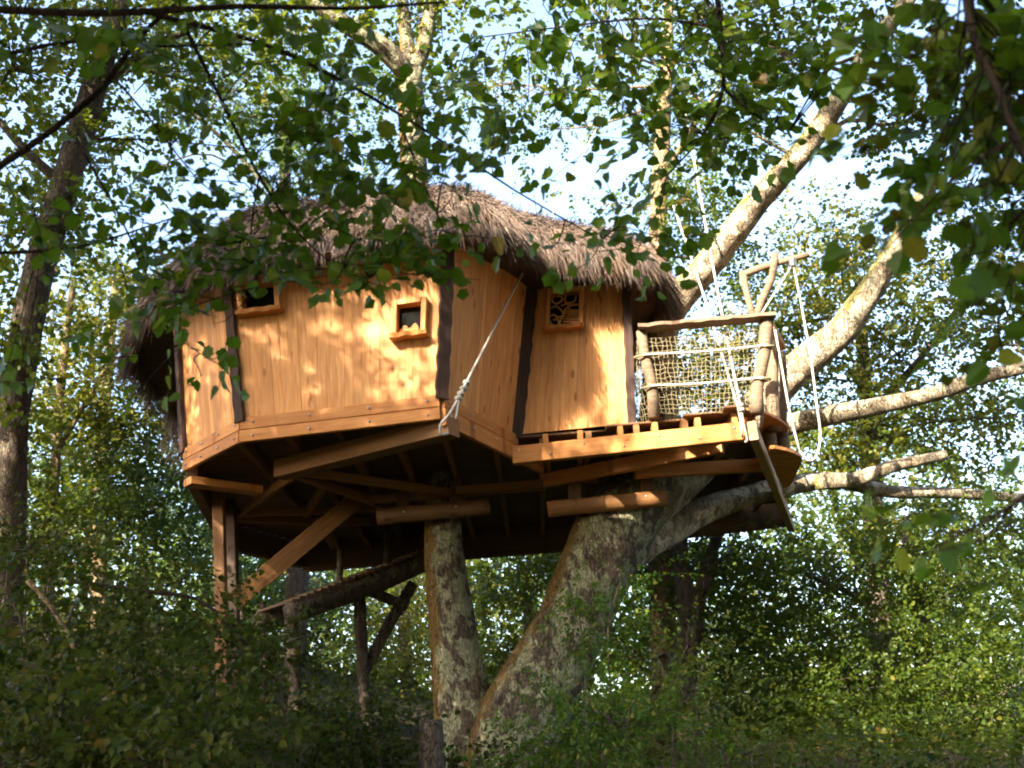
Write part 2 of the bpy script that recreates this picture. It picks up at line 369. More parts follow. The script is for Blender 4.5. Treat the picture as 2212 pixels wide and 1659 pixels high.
# ------------------------------------------------------------------ the ground
gx = np.linspace(-60, 60, 121); gy = np.linspace(-50, 90, 141)
GX, GY = np.meshgrid(gx, gy); GZ = H(GX, GY) + RNG.normal(0, 0.03, GX.shape)
gv = np.stack([GX, GY, GZ], -1).reshape(-1, 3); nx = len(gx)
gf = [(j * nx + i, j * nx + i + 1, (j + 1) * nx + i + 1, (j + 1) * nx + i) for j in range(len(gy) - 1) for i in range(nx - 1)]
# apron out to the horizon
R0 = len(gv); ring_in = [0, nx - 1, len(gv) - 1, len(gv) - nx]
far = [(-1500, -1500), (1500, -1500), (1500, 1500), (-1500, 1500)]
gv = np.vstack([gv, [(x, y, -2.0) for x, y in far]])
for i in range(4): gf.append((ring_in[i], R0 + i, R0 + (i + 1) % 4, ring_in[(i + 1) % 4]))
g = link('ground', mesh('ground', gv, gf, True), 'soil'); g['kind'] = 'structure'

# ------------------------------------------------------------------ the tree house
ZF, ZT = 5.891, 8.0
LB, C1, C2, C3, C4 = [PZ(x, y, ZF) for x, y in ((405, 970), (525, 905), (950, 855), (1110, 940), (1365, 915))]
LBt, C1t, C2t, C3t, C4t = [XYZx(px, p[1] - 0.10, ZT) for px, p in ((388, LB), (493, C1), (966, C2), (1143, C3), (1351, C4))]
house = thing('tree_house', 'wooden tree house with pine board walls and shaggy thatched roof on beams between the trunks', 'tree house', (0.0, 15.0, 5.6))

class Panel:
    def __init__(s, b0, b1, t0, t1):
        s.b0, s.b1, s.t0, s.t1 = b0, b1, t0, t1
        s.n = unit(np.cross(b1 - b0, (t0 + t1) / 2 - (b0 + b1) / 2))
        if s.n @ (CAM - b0) < 0: s.n = -s.n
    def pt(s, u, v, off=0.0):
        return (s.b0 * (1 - u) + s.b1 * u) * (1 - v) + (s.t0 * (1 - u) + s.t1 * u) * v + s.n * off
    def uv(s, x, y):
        u, v = 0.5, 0.5
        for _ in range(12):
            p = pix(s.pt(u, v)); du = (pix(s.pt(u + 1e-4, v)) - p) / 1e-4; dv = (pix(s.pt(u, v + 1e-4)) - p) / 1e-4
            d = np.linalg.solve(np.stack([du, dv], 1), np.array([x, y]) - p); u += d[0]; v += d[1]
        return u, v
def board(name, q, n, th, parent, mat, gap=0.0005, ch=0.0026):
    """board from a quad q (bottom-left, bottom-right, top-right, top-left), front face th proud along n; grain runs up"""
    q = [np.asarray(p, float) for p in q]
    x = unit((q[3] + q[2]) / 2 - (q[0] + q[1]) / 2); z = n - x * (n @ x); z = unit(z); y = np.cross(z, x)
    o = q[0]; M = np.stack([x, y, z], 1)
    lq = [(p - o) @ M for p in q]; c = sum(lq) / 4
    def sh(p, d):
        yy = p[1] + (d if p[1] < c[1] else -d); return (p[0], yy)
    a = [sh(p, gap) for p in lq]; b = [sh(p, gap + ch) for p in lq]; zz = [p[2] for p in lq]
    v = [(a[i][0], a[i][1], zz[i]) for i in range(4)] + [(a[i][0], a[i][1], zz[i] + th - ch) for i in range(4)] + [(b[i][0], b[i][1], zz[i] + th) for i in range(4)]
    f = [(3, 2, 1, 0), (8, 9, 10, 11)]
    for k in (0, 4):
        f += [(k + i, k + (i + 1) % 4, k + 4 + (i + 1) % 4, k + 4 + i) for i in range(4)]
    return kid(name, mesh('board', v, f), mat, parent, frame(o, x, y, z))
rnd = random.Random(5)
def wall(p, width, wins=(), lab=None):
    """wall panel: backing sheet with its boards; wins = list of (u0, u1, v0, v1)"""
    W = np.linalg.norm(p.b1 - p.b0)
    vs = []; fs = []
    def quad(u0, u1, v0, v1, off):
        k = len(vs); vs.extend([p.pt(u0, v0, off), p.pt(u1, v0, off), p.pt(u1, v1, off), p.pt(u0, v1, off)]); fs.append((k, k + 1, k + 2, k + 3))
    cuts = sorted({0.0, 1.0} | {w[0] for w in wins} | {w[1] for w in wins})
    def spans(um):
        for w in wins:
            if w[0] <= um <= w[1]:
                return [s for s in ((0, w[2]), (w[3], 1)) if s[1] - s[0] > 0.01]
        return [(0, 1)]
    for a, b in zip(cuts[:-1], cuts[1:]):
        for v0, v1 in spans((a + b) / 2): quad(a, b, v0, v1, -0.02)
    part = kid('wall_panel', mesh('wall_panel', vs, fs), 'dark_plank', house)
    if lab: part['label'] = lab
    for a, b in zip(cuts[:-1], cuts[1:]):
        n = max(1, round((b - a) * W / width)); us = np.linspace(a, b, n + 1); us[1:-1] += np.array([rnd.uniform(-.06, .06) for _ in range(n - 1)]) * (b - a) / n
        for k in range(n):
            for v0, v1 in spans((us[k] + us[k + 1]) / 2):
                board('board', [p.pt(us[k], v0), p.pt(us[k + 1], v0), p.pt(us[k + 1], v1), p.pt(us[k], v1)], p.n, 0.022 + rnd.uniform(-.003, .003), part, 'pine_board')
    return part
pA, pB, pC, pD = Panel(LB, C1, LBt, C1t), Panel(C1, C2, C1t, C2t), Panel(C2, C3, C2t, C3t), Panel(C3, C4, C3t, C4t)
def winuv(p, pts):
    q = [p.uv(*a) for a in pts]; us = [a[0] for a in q]; vs = [a[1] for a in q]
    return (min(us) + 0.0, max(us), min(vs), max(vs))
wB = winuv(pB, ((862, 728), (915, 660))); wB2 = winuv(pB, ((533, 678), (598, 618))); wD = winuv(pD, ((1186, 712), (1252, 636)))
wall(pA, 0.105); wall(pB, 0.105, [wB2, wB]); wall(pC, 0.105); wall(pD, 0.105, [wD])
# the far walls that close the house
BK = [np.array([1.75, 17.3, ZF]), np.array([-0.5, 18.6, ZF]), np.array([-3.4, 18.4, ZF]), np.array([-4.9, 16.4, ZF])]
BKt = [p + np.array([0, 0.1, ZT - ZF]) for p in BK]
lo = [C4] + BK + [LB]; hi = [C4t] + BKt + [LBt]
for i in range(len(lo) - 1):
    me = mesh('wall_panel', [lo[i], lo[i + 1], hi[i + 1], hi[i]], [(0, 1, 2, 3)]); kid('wall_panel', me, 'dark_plank', house)

def window(p, w, kind):
    u0, u1, v0, v1 = w; Wm = np.linalg.norm(p.b1 - p.b0); Hm = np.linalg.norm(p.t0 - p.b0)
    fu, fv = 0.058 / Wm, 0.058 / Hm
    pane = kid('window', mesh('window', [p.pt(u0, v0, -0.015), p.pt(u1, v0, -0.015), p.pt(u1, v1, -0.015), p.pt(u0, v1, -0.015)], [(0, 1, 2, 3)]), 'window_glass', house)
    fr = [((u0 - fu, v0 - fv * .2), (u0, v0 - fv * .2), (u0, v1 + fv), (u0 - fu, v1 + fv)), ((u1, v0 - fv * .2), (u1 + fu, v0 - fv * .2), (u1 + fu, v1 + fv), (u1, v1 + fv)),
          ((u0, v1), (u1, v1), (u1, v1 + fv), (u0, v1 + fv))]
    for q in fr:
        board('window_frame', [p.pt(a, b, -0.02) for a, b in q], p.n, 0.16, pane, 'pine_board', 0.0005, 0.006)
    # thick sill with a gently waved lip
    n = 14; vs = []; fs = []
    for k in range(n + 1):
        u = (u0 - fu * 1.35) + (u1 - u0 + fu * 2.7) * k / n; lip = 0.20 + 0.012 * math.sin(k * 1.3) ; th = 0.05 + 0.006 * math.sin(k * .8)
        vs += [p.pt(u, v0 - fv * .2, -0.02), p.pt(u, v0 - fv * .2, lip), p.pt(u, v0 - fv * .2 - th / Hm, lip - 0.015), p.pt(u, v0 - fv * .2 - th / Hm, -0.02)]
    for k in range(n):
        for j in range(4): fs.append((k * 4 + j, k * 4 + (j + 1) % 4, k * 4 + 4 + (j + 1) % 4, k * 4 + 4 + j))
    fs += [(3, 2, 1, 0), tuple(n * 4 + j for j in range(4))]
    kid('window_sill', mesh('window_sill', vs, fs), 'orange_beam', pane)
    return pane
window(pB, wB2, 0); wb = window(pB, wB, 0); wd = window(pD, wD, 1)
# sawn silhouette cut-out behind the small square window
def relief(p, w, outline, d0, d1, name, mat, parent):
    u0, u1, v0, v1 = w; n = len(outline)
    a = [p.pt(u0 + (u1 - u0) * x, v0 + (v1 - v0) * y, d0) for x, y in outline]; b = [p.pt(u0 + (u1 - u0) * x, v0 + (v1 - v0) * y, d1) for x, y in outline]
    f = [tuple(range(n)), tuple(range(2 * n - 1, n - 1, -1))] + [(i, (i + 1) % n, n + (i + 1) % n, n + i) for i in range(n)]
    return kid(name, mesh(name, a + b, f), mat, parent)
relief(pB, wB, [(0, 0), (1, 0), (1, .10), (.86, .16), (.80, .30), (.70, .40), (.60, .36), (.52, .26), (.40, .24), (.34, .34), (.22, .36), (.14, .26), (.06, .24), (0, .14)], 0.005, 0.025, 'sawn_cutout', 'pine_board', wb)
# fretwork of curved ribs and stripes in the right window
def fret(pts, r):
    u0, u1, v0, v1 = wD
    return [pD.pt(u0 + (u1 - u0) * x, v0 + (v1 - v0) * y, 0.10) for x, y in pts], [r] * len(pts)
sp = []
for k in range(6):
    t = k / 5.0; sp.append(fret([(0.42 + 0.10 * t + .05, 0.10 + 0.42 * t + .02), (0.72, 0.14 + 0.36 * t - .04), (1.0, 0.06 + 0.36 * t)], 0.013))
sp.append(fret([(0.30, 0.04), (0.44, 0.24), (0.54, 0.50), (0.74, 0.60), (1.0, 0.60)], 0.015))
sp.append(fret([(0.0, 0.22), (0.10, 0.06), (0.28, 0.02), (0.36, 0.10), (0.26, 0.22), (0.14, 0.20)], 0.015))
sp.append(fret([(0.0, 0.34), (0.16, 0.36), (0.30, 0.26), (0.40, 0.30)], 0.013))
sp.append(fret([(0.02, 0.58), (0.20, 0.62), (0.38, 0.50), (0.48, 0.34)], 0.014))
sp.append(fret([(0.08, 0.98), (0.06, 0.80), (0.22, 0.70), (0.40, 0.78), (0.38, 0.92), (0.22, 0.94)], 0.014))
sp.append(fret([(0.55, 0.98), (0.50, 0.78), (0.62, 0.68), (0.84, 0.72), (0.90, 0.90)], 0.014))
sp.append(fret([(0.38, 0.62), (0.56, 0.66), (0.70, 0.60)], 0.012))
kid('fretwork', tubes('fretwork', sp, 6, 0.0, 0.02), 'pine_board', wd)

# dark posts with waney edges over the wall corners
def waney(name, a, b, w, n, parent, mat, th=0.045, amp=0.09, steps=30, seed=0):
    r = random.Random(seed); a, b = np.asarray(a, float), np.asarray(b, float)
    x = unit(b - a); z = unit(n - x * (n @ x)); y = np.cross(z, x); L = np.linalg.norm(b - a)
    v, f = [], []
    for k in range(steps + 1):
        t = L * k / steps
        e0 = -w / 2 * (1 + amp * math.sin(k * 1.35 + seed) + r.uniform(-amp, amp) * .6); e1 = w / 2 * (1 + amp * math.sin(k * 1.5 + 2 * seed) + r.uniform(-amp, amp) * .6)
        v += [(t, e0, 0), (t, e1, 0), (t, e1 * .93, th), (t, e0 * .93, th)]
    for k in range(steps):
        for j in range(4): f.append((k * 4 + j, k * 4 + (j + 1) % 4, k * 4 + 4 + (j + 1) % 4, k * 4 + 4 + j))
    f += [(3, 2, 1, 0), tuple(steps * 4 + j for j in range(4))]
    return kid(name, mesh(name, v, f), mat, parent, frame(a, x, y, z))
for i, (b, tp, w, n, s) in enumerate(((C1, C1t, 0.135, unit(pA.n + pB.n), 1), (C2, C2t, 0.165, unit(pB.n + pC.n), 2), (C3, C3t, 0.215, unit(pC.n * .6 + pD.n), 3), (C4, C4t, 0.12, pD.n, 4), (LB, LBt, 0.10, pA.n, 5))):
    dn = (b - tp) / np.linalg.norm(b - tp)
    waney('corner_post', b + n * 0.045 + dn * 0.05, tp + n * 0.045, w, n, house, 'bark_edge_board', seed=s)

# rim boards below the walls: two courses on three sides
def rim(a, b, n, ext0=0.0, ext1=0.0, ext1b=None):
    d = unit(b - a); z = np.array([0, 0, 1.0])
    for k, (top, e1) in enumerate(((0.0, ext1), (-0.155, ext1 if ext1b is None else ext1b))):
        aa, bb = a - d * ext0 + n * 0.03, b + d * e1 + n * 0.03
        hh = 0.215 if (k and ext1b) else 0.148
        c = z * (top - 0.005 - hh / 2)
        beam('rim_board', aa + c, bb + c, 0.055 + 0.012 * k, hh, 'orange_beam', house)
hn = [unit(p.n * np.array([1, 1, 0])) for p in (pA, pB, pC, pD)]
rim(LB, C1, hn[0]); rim(C1, C2, hn[1], 0.02); rim(C2, C3, hn[2], 0.0, 0.0, 0.75)
# nose beam whose end sticks out below the near corner, and the beams fanning out behind it
zn = 5.535
nose0, nose1 = PZ(980, 921, zn), PZ(605, 1016, zn)
beam('nose_beam', nose0, nose1, 0.24, 0.23, 'shaded_beam', house)
DL, DR = PZ(1108, 985, 5.555), PZ(1612, 932, 5.555)
beam('deck_beam', DL, DR, 0.12, 0.235, 'orange_beam', house)
FR = PZ(1706, 1118, 5.50)
beam('edge_beam', PZ(1626, 930, 5.40), PZ(1708, 1135, 5.40), 0.11, 0.24, 'tan_beam', house)
beam('cross_beam', PZ(1170, 1040, 5.54), PZ(1560, 962, 5.54), 0.10, 0.20, 'orange_beam', house)
beam('cross_beam', PZ(1370, 1020, 5.46), PZ(1655, 1004, 5.46), 0.10, 0.18, 'orange_beam', house)
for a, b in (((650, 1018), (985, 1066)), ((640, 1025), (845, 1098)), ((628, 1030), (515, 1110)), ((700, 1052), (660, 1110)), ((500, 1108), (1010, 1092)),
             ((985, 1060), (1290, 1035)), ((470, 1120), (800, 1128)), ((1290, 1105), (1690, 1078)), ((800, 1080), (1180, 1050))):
    beam('floor_beam', PZ(*a, 5.50), PZ(*b, 5.50), 0.07, 0.12, 'shaded_beam', house)
# joists from front to back
PLAN = [LB[:2], C1[:2], C2[:2], C3[:2], DR[:2] + [0, -0.15], FR[:2], np.array([1.2, 19.3]), np.array([-4.0, 19.3]), np.array([-4.85, 17.2])]
def span(val, ax):
    xs = []
    for i in range(len(PLAN)):
        p, q = PLAN[i], PLAN[(i + 1) % len(PLAN)]
        if (p[ax] - val) * (q[ax] - val) < 0:
            s = (val - p[ax]) / (q[ax] - p[ax]); xs.append(p[1 - ax] + s * (q[1 - ax] - p[1 - ax]))
    return sorted(xs)
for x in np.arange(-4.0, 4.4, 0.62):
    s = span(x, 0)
    if len(s) >= 2: beam('joist', (x, s[0] + 0.10, 5.75), (x, s[-1] - 0.02, 5.75), 0.075, 0.17, 'shaded_beam', house)
yv = 12.25
while yv < 19.3:
    s, s0, s1 = span(yv, 1), span(yv - .1, 1), span(yv + .1, 1)
    for k in range(0, len(s) - 1, 2):
        a, b = s[k], s[k + 1]
        if len(s0) == len(s): a, b = max(a, s0[k]), min(b, s0[k + 1])
        if len(s1) == len(s): a, b = max(a, s1[k]), min(b, s1[k + 1])
        if b - a > 0.2: beam('floor_board', (a + 0.06, yv, 5.853), (b - 0.06, yv, 5.853), 0.192, 0.03, 'dull_beam', house)
    yv += 0.2
# small joist ends between deck beam and wall
for px_ in (1182, 1258, 1345, 1420, 1512, 1590):
    t_ = (px_ - 1108) / (1612 - 1108); p = DL + (DR - DL) * t_
    beam('joist', (p[0], p[1] - 0.05, 5.735), (p[0] + 0.05, p[1] + 1.6, 5.735), 0.07, 0.12, 'orange_beam', house)
# log clamps round the trunks with their hangers
for a, b, Y, m in (((815, 1117), (1058, 1094), 14.95, 'dull_beam'), ((1183, 1100), (1440, 1076), 14.75, 'shaded_beam')):
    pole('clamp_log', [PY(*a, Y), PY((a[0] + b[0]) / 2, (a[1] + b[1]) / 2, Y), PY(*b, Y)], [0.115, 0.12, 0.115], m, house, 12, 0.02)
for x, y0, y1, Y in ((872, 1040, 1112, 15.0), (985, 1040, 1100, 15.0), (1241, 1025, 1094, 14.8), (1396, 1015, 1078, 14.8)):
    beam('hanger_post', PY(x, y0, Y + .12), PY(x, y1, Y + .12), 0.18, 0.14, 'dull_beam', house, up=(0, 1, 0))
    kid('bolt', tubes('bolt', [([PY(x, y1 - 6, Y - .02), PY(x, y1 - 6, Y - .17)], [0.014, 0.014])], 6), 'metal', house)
# corner post and raking struts on the left
pb = PY(487, 1345, 14.6); beam('support_post', (pb[0], pb[1], float(H(pb[0], pb[1])) - .3), PY(472, 1055, 14.6), 0.15, 0.15, 'shaded_beam', house, up=(0, 1, 0))
pb = PY(512, 1345, 15.1); beam('support_post', (pb[0], pb[1], float(H(pb[0], pb[1])) - .3), PY(497, 1080, 15.1), 0.16, 0.16, 'dark_plank', house, up=(0, 1, 0))
beam('strut', PY(505, 1300, 14.7), PY(860, 1004, 15.7), 0.20, 0.26, 'shaded_beam', house)
beam('strut', PY(722, 1180, 16.9), PY(700, 1110, 16.4), 0.14, 0.14, 'dull_beam', house, up=(0, 1, 0))
beam('sole_plate', PZ(405, 1040, 5.42), PZ(560, 1060, 5.42), 0.2, 0.10, 'orange_beam', house)
beam('edge_beam', np.array([LB[0] + .05, LB[1] + .05, 5.62]), np.array([-4.85, 17.2, 5.68]), 0.14, 0.40, 'dull_beam', house)
beam('edge_beam', np.array([-4.85, 17.2, 5.68]), np.array([-4.0, 19.3, 5.68]), 0.16, 0.5, 'dull_beam', house)
beam('edge_beam', np.array([-4.0, 19.3, 5.60]), np.array([1.2, 19.3, 5.60]), 0.1, 0.5, 'dull_beam', house)
beam('edge_beam', np.array([1.2, 19.3, 5.60]), np.array([FR[0], FR[1], 5.60]), 0.1, 0.5, 'dull_beam', house)

# bolt heads in the fascia and hangers
def bolt(p, n, r=0.013):
    p = np.asarray(p, float); kid('bolt', tubes('bolt', [([p, p + n * 0.016], [r, r])], 7), 'metal', house)
for a, b, n in ((C1, C2, hn[1]), (C2, C3, hn[2]), (LB, C1, hn[0])):
    for f in (0.06, 0.35, 0.65, 0.94):
        bolt(a + (b - a) * f + n * 0.06 + [0, 0, -0.07], n); bolt(a + (b - a) * f + n * 0.066 + [0, 0, -0.24], n)
dn_ = unit(np.cross(DR - DL, [0, 0, 1])); dn_ = dn_ if dn_[1] < 0 else -dn_
for f in (0.03, 0.16, 0.31, 0.48, 0.63, 0.80, 0.95): bolt(DL + (DR - DL) * f + dn_ * 0.06 + [0, 0, .05 if int(f * 100) % 2 else -.04], dn_)
# ---- thatched roof
EAVE = [PY(385, 880, 15.6), PY(312, 790, 14.9), PY(325, 690, 13.7), PY(420, 610, 12.2), PY(560, 570, 11.75), PY(740, 540, 11.6), PY(930, 497, 11.5), PY(1040, 497, 11.9),
        PY(1130, 545, 12.9), PY(1230, 566, 13.1), PY(1340, 576, 13.1), PY(1412, 605, 13.7), np.array([2.2, 15.4, 8.0]), np.array([1.9, 17.5, 7.9]), np.array([-.4, 19.1, 7.8]), np.array([-3.6, 18.9, 7.5]), np.array([-5.2, 17.2, 7.0])]
RA, RB = PY(620, 510, 14.6), PY(1000, 492, 14.9); RC = PY(1310, 560, 15.2)
def catmull(pts, per, closed=True):
    P = np.array(pts); n = len(P); out = []
    for i in range(n):
        a, b, c, d = P[(i - 1) % n], P[i], P[(i + 1) % n], P[(i + 2) % n]
        for k in range(per):
            t = k / per; out.append(0.5 * (2 * b + (c - a) * t + (2 * a - 5 * b + 4 * c - d) * t * t + (3 * b - a - 3 * c + d) * t ** 3))
    return np.array(out)
EL = catmull(EAVE, 8); NE = len(EL)
def ridge_pt(e):
    best = None
    for a, b in ((RA, RB), (RB, RC)):
        ab = b - a; t = np.clip(((e - a)[:2] @ ab[:2]) / (ab[:2] @ ab[:2]), 0, 1); q = a + ab * t; d = np.linalg.norm((e - q)[:2])
        if best is None or d < best[0]: best = (d, q)
    return best[1]
RP = np.array([ridge_pt(e) for e in EL])
for _ in range(6): RP = (np.roll(RP, 1, 0) + RP + np.roll(RP, -1, 0)) / 3
NS = 12
def roof_pt(i, s, lift=0.0):
    e, r = EL[i % NE], RP[i % NE]
    q = e + (r - e) * s; q = q.copy(); q[2] = e[2] + (r[2] - e[2]) * math.sin(s * math.pi / 2) ** 0.85 + lift * (1 - 0.25 * s)
    return q
GR = np.array([[roof_pt(i, s / NS, 0.0) for s in range(NS + 1)] for i in range(NE)])
rv = GR.reshape(-1, 3); rf = []
for i in range(NE):
    for s in range(NS):
        j = (i + 1) % NE; rf.append((i * (NS + 1) + s, j * (NS + 1) + s, j * (NS + 1) + s + 1, i * (NS + 1) + s + 1))
roof = kid('roof', mesh('roof', rv, rf, True), 'dark_plank', house)
# thatch: tufts of thin stalks laid down the slope and hanging over the eave
def thatch():
    rng = np.random.default_rng(3); V, A = [], []
    ntuft = 4800; per = 24
    for k in range(ntuft):
        i = rng.integers(0, NE); fi = rng.random(); s = rng.random() ** 1.25 * 0.98
        if k % 7 == 0: i = rng.integers(0, 30); s = rng.random() * .25
        if k % 9 == 0: i = rng.integers(46, 92); s = rng.random() * .12
        if EL[i][1] > 16.8 and rng.random() < 0.6: continue
        s0 = min(NS - 1, int(s * NS)); fs = s * NS - s0; j = (i + 1) % NE
        q = (GR[i, s0] * (1 - fi) + GR[j, s0] * fi) * (1 - fs) + (GR[i, s0 + 1] * (1 - fi) + GR[j, s0 + 1] * fi) * fs
        down = unit((GR[i, s0] - GR[i, s0 + 1])); alng = unit(GR[j, s0] - GR[i, s0]); nrm = unit(np.cross(alng, down)); nrm = nrm if nrm[2] > 0 else -nrm
        edge = s < 0.14
        tdir = unit(down + alng * rng.normal(0, 0.28) + nrm * rng.uniform(0.0, 0.25)); tone = rng.random()
        for m in range(per):
            d = unit(tdir + rng.normal(0, 0.17, 3)); Ls = rng.uniform(0.16, 0.46) * (1.1 if edge else 1.0)
            b = q + nrm * rng.uniform(0.0, 0.20) + alng * rng.normal(0, 0.05) + down * rng.normal(0, .06)
            sag = np.array([0, 0, -1.0]) * Ls * (0.30 if edge else 0.08)
            w = unit(np.cross(d, rng.normal(size=3))) * rng.uniform(0.0022, 0.0052)
            mid = b + d * Ls * 0.5; tip = b + d * Ls + sag
            V += [b - w, b + w, mid - w, mid + w, tip]; A.append(np.clip(tone * .6 + rng.random() * .45, 0, 1))
    N = len(A); k = np.arange(N) * 5
    F1 = np.stack([k, k + 1, k + 3, k, k + 3, k + 2, k + 2, k + 3, k + 4], 1).reshape(-1)
    me = bpy.data.meshes.new('thatch'); V = np.array(V)
    me.vertices.add(len(V)); me.vertices.foreach_set('co', V.astype(np.float32).ravel())
    me.loops.add(len(F1)); me.loops.foreach_set('vertex_index', F1.astype(np.int32)); me.polygons.add(N * 3); me.polygons.foreach_set('loop_start', np.arange(N * 3, dtype=np.int32) * 3)
    me.update(calc_edges=True)
    at = me.attributes.new('v', 'FLOAT', 'FACE'); at.data.foreach_set('value', np.repeat(np.array(A), 3).astype(np.float32))
    return me
th = kid('thatch', thatch(), 'thatch', roof); th['kind'] = 'stuff'
sin_ = np.array([EL[i] + (RP[i] - EL[i]) * .42 for i in range(NE)]); sin_[:, 2] = np.minimum(sin_[:, 2], ZT - .12)
sf = [(i, (i + 1) % NE, NE + (i + 1) % NE, NE + i) for i in range(NE)] + [tuple(range(2 * NE - 1, NE - 1, -1))]
kid('soffit', mesh('soffit', np.vstack([EL - [0, 0, .02], sin_]), sf), 'dark_plank', house)
# eave purlin poles under the thatch
for i0, i1 in ((28, 48), (48, 62), (62, 84)):
    pts = [GR[i, 1] + np.array([0, 0, -0.06]) for i in range(i0, i1 + 1, 4)]
    pole('eave_pole', pts, [0.05] * len(pts), 'bark_edge_board', house, 8, 0.04)

# ---- balcony deck with waney boards
def wavy_deck(outline, z, th, name, parent, mat, boards, ax):
    """boards clipped to a plan outline, their free ends left as the tree grew"""
    poly = catmull(outline, 6) if len(outline) > 3 else np.array(outline)
    vals = poly[:, ax]; lo_, hi_ = vals.min() + 0.01, vals.max() - 0.01; n = max(1, round((hi_ - lo_) / boards)); st = (hi_ - lo_) / n
    def cut(v):
        xs = []
        for i in range(len(poly)):
            p, q = poly[i], poly[(i + 1) % len(poly)]
            if (p[ax] - v) * (q[ax] - v) < 0: xs.append(p[1 - ax] + (v - p[ax]) / (q[ax] - p[ax]) * (q[1 - ax] - p[1 - ax]))
        return (min(xs), max(xs)) if len(xs) >= 2 else None
    for k in range(n):
        a0, a1 = lo_ + st * k + 0.004, lo_ + st * (k + 1) - 0.004; c0, c1 = cut(a0), cut(a1)
        if not c0 or not c1: continue
        def P(al, ac): return np.array([ac, al, z]) if ax == 1 else np.array([al, ac, z])
        q = [P(a0, c0[0]), P(a1, c1[0]), P(a1, c1[1]), P(a0, c0[1])]
        board(name, q, np.array([0, 0, 1.0]), th, parent, mat, 0.0005, 0.004)
dk = [PZ(x, y, 5.875)[:2] for x, y in ((1372, 938), (1420, 921), (1500, 907), (1560, 899), (1612, 886), (1650, 892), (1690, 912), (1700, 935), (1640, 985), (1450, 1000), (1385, 985))]
wavy_deck(dk, 5.872, 0.04, 'deck_board', house, 'orange_beam', 0.14, 1)
# railing: crooked poles, waney top rail, roped net
def rp(x, y, Y=None): return PY(x, y, Y)
RY0, RY1 = 13.45, 13.25
TL, TR = PY(1378, 717, RY0), PY(1672, 694, RY1)
pole('railing_post', [PY(1386, 716, RY0), PY(1393, 770, RY0), PY(1408, 830, RY0), PY(1412, 903, RY0)], [0.075, 0.07, 0.07, 0.08], 'weathered_pole', house)
pole('railing_post', [PY(1655, 694, RY1), PY(1651, 760, RY1), PY(1636, 830, RY1), PY(1634, 893, RY1)], [0.085, 0.09, 0.085, 0.095], 'weathered_pole', house)
waney('top_rail', TL + [0, -.06, 0], TR + [0, -.06, 0.02], 0.24, np.array([0, 0, 1.0]), house, 'weathered_pole', 0.05, 0.13, 26, 8)
tr2 = PZ(1668, 790, 6.55) if False else PY(1684, 742, 14.3)
beam('return_rail', TR + [-.06, 0, -.05], PY(1690, 748, 14.4), 0.09, 0.12, 'orange_beam', house)
pole('railing_post', [PY(1672, 742, 14.3), PY(1668, 830, 14.3), PY(1672, 930, 14.3)], [0.085, 0.085, 0.1], 'weathered_pole', house)
pole('railing_post', [PY(1690, 760, 14.6), PY(1693, 840, 14.6), PY(1690, 940, 14.6)], [0.05, 0.06, 0.06], 'weathered_pole', house)
def lash(a, b, r, name='lashing'):
    kid(name, tubes(name, [([a, b], [r, r])], 6, 0, 0.1), 'net_rope', house)
for f0, f1 in (((1388, 766), (1660, 745)), ((1404, 833), (1650, 815))):
    a, b = PY(*f0, RY0 - .1), PY(*f1, RY1 - .11); m = (a + b) / 2 + np.array([0, 0, -0.02])
    kid('railing_rope', tubes('railing_rope', [([a, m, b], [0.014] * 3)], 6, 0, 0.1), 'rope', house)
    for e, sgn in ((a, -1), (b, 1)):
        ring = [e + np.array([0.10 * math.cos(q) * 1.0 - 0.0 * sgn, 0.10 + 0.10 * math.sin(q), 0.012 * math.sin(q)]) for q in np.linspace(0, 2 * math.pi, 9)]
        kid('lashing', tubes('lashing', [(ring, [0.016] * 9)], 6, 0, 0.04), 'net_rope', house)
def net(q, nu, nv, r, seed):
    """knotted net hung between four corners: bottom-left, bottom-right, top-right, top-left"""
    rg = np.random.default_rng(seed); q = [np.asarray(p, float) for p in q]
    G = np.zeros((nu + 1, nv + 1, 3)); nrm = unit(np.cross(q[1] - q[0], q[3] - q[0]))
    for i in range(nu + 1):
        for j in range(nv + 1):
            u, v = i / nu, j / nv; G[i, j] = (q[0] * (1 - u) + q[1] * u) * (1 - v) + (q[3] * (1 - u) + q[2] * u) * v + nrm * 0.05 * math.sin(math.pi * u) * math.sin(math.pi * v) + np.array([0, 0, -0.02 * math.sin(math.pi * u)])
    G += rg.normal(0, 0.009, G.shape); G[:, :, 2] -= (0.03 * rg.random((nu + 1, 1)) * np.sin(np.linspace(0, np.pi, nv + 1))[None, :])
    sp = [([G[i, j] for j in range(nv + 1)], [r] * (nv + 1)) for i in range(nu + 1)] + [([G[i, j] for i in range(nu + 1)], [r] * (nu + 1)) for j in range(nv + 1)]
    return tubes('rope_net', sp, 4, 0, 1.0)
kid('rope_net', net([PY(1420, 893, RY0), PY(1628, 885, RY1), PY(1640, 712, RY1), PY(1396, 730, RY0)], 23, 17, 0.0052, 1), 'net_rope', house)
kid('rope_net', net([C4 + [0.08, 0.02, 0], PY(1408, 900, RY0 + .05), PY(1388, 730, RY0 + .05), C4t * .0 + XYZx(1366, C4[1], 7.05)], 7, 14, 0.0052, 2), 'net_rope', house)
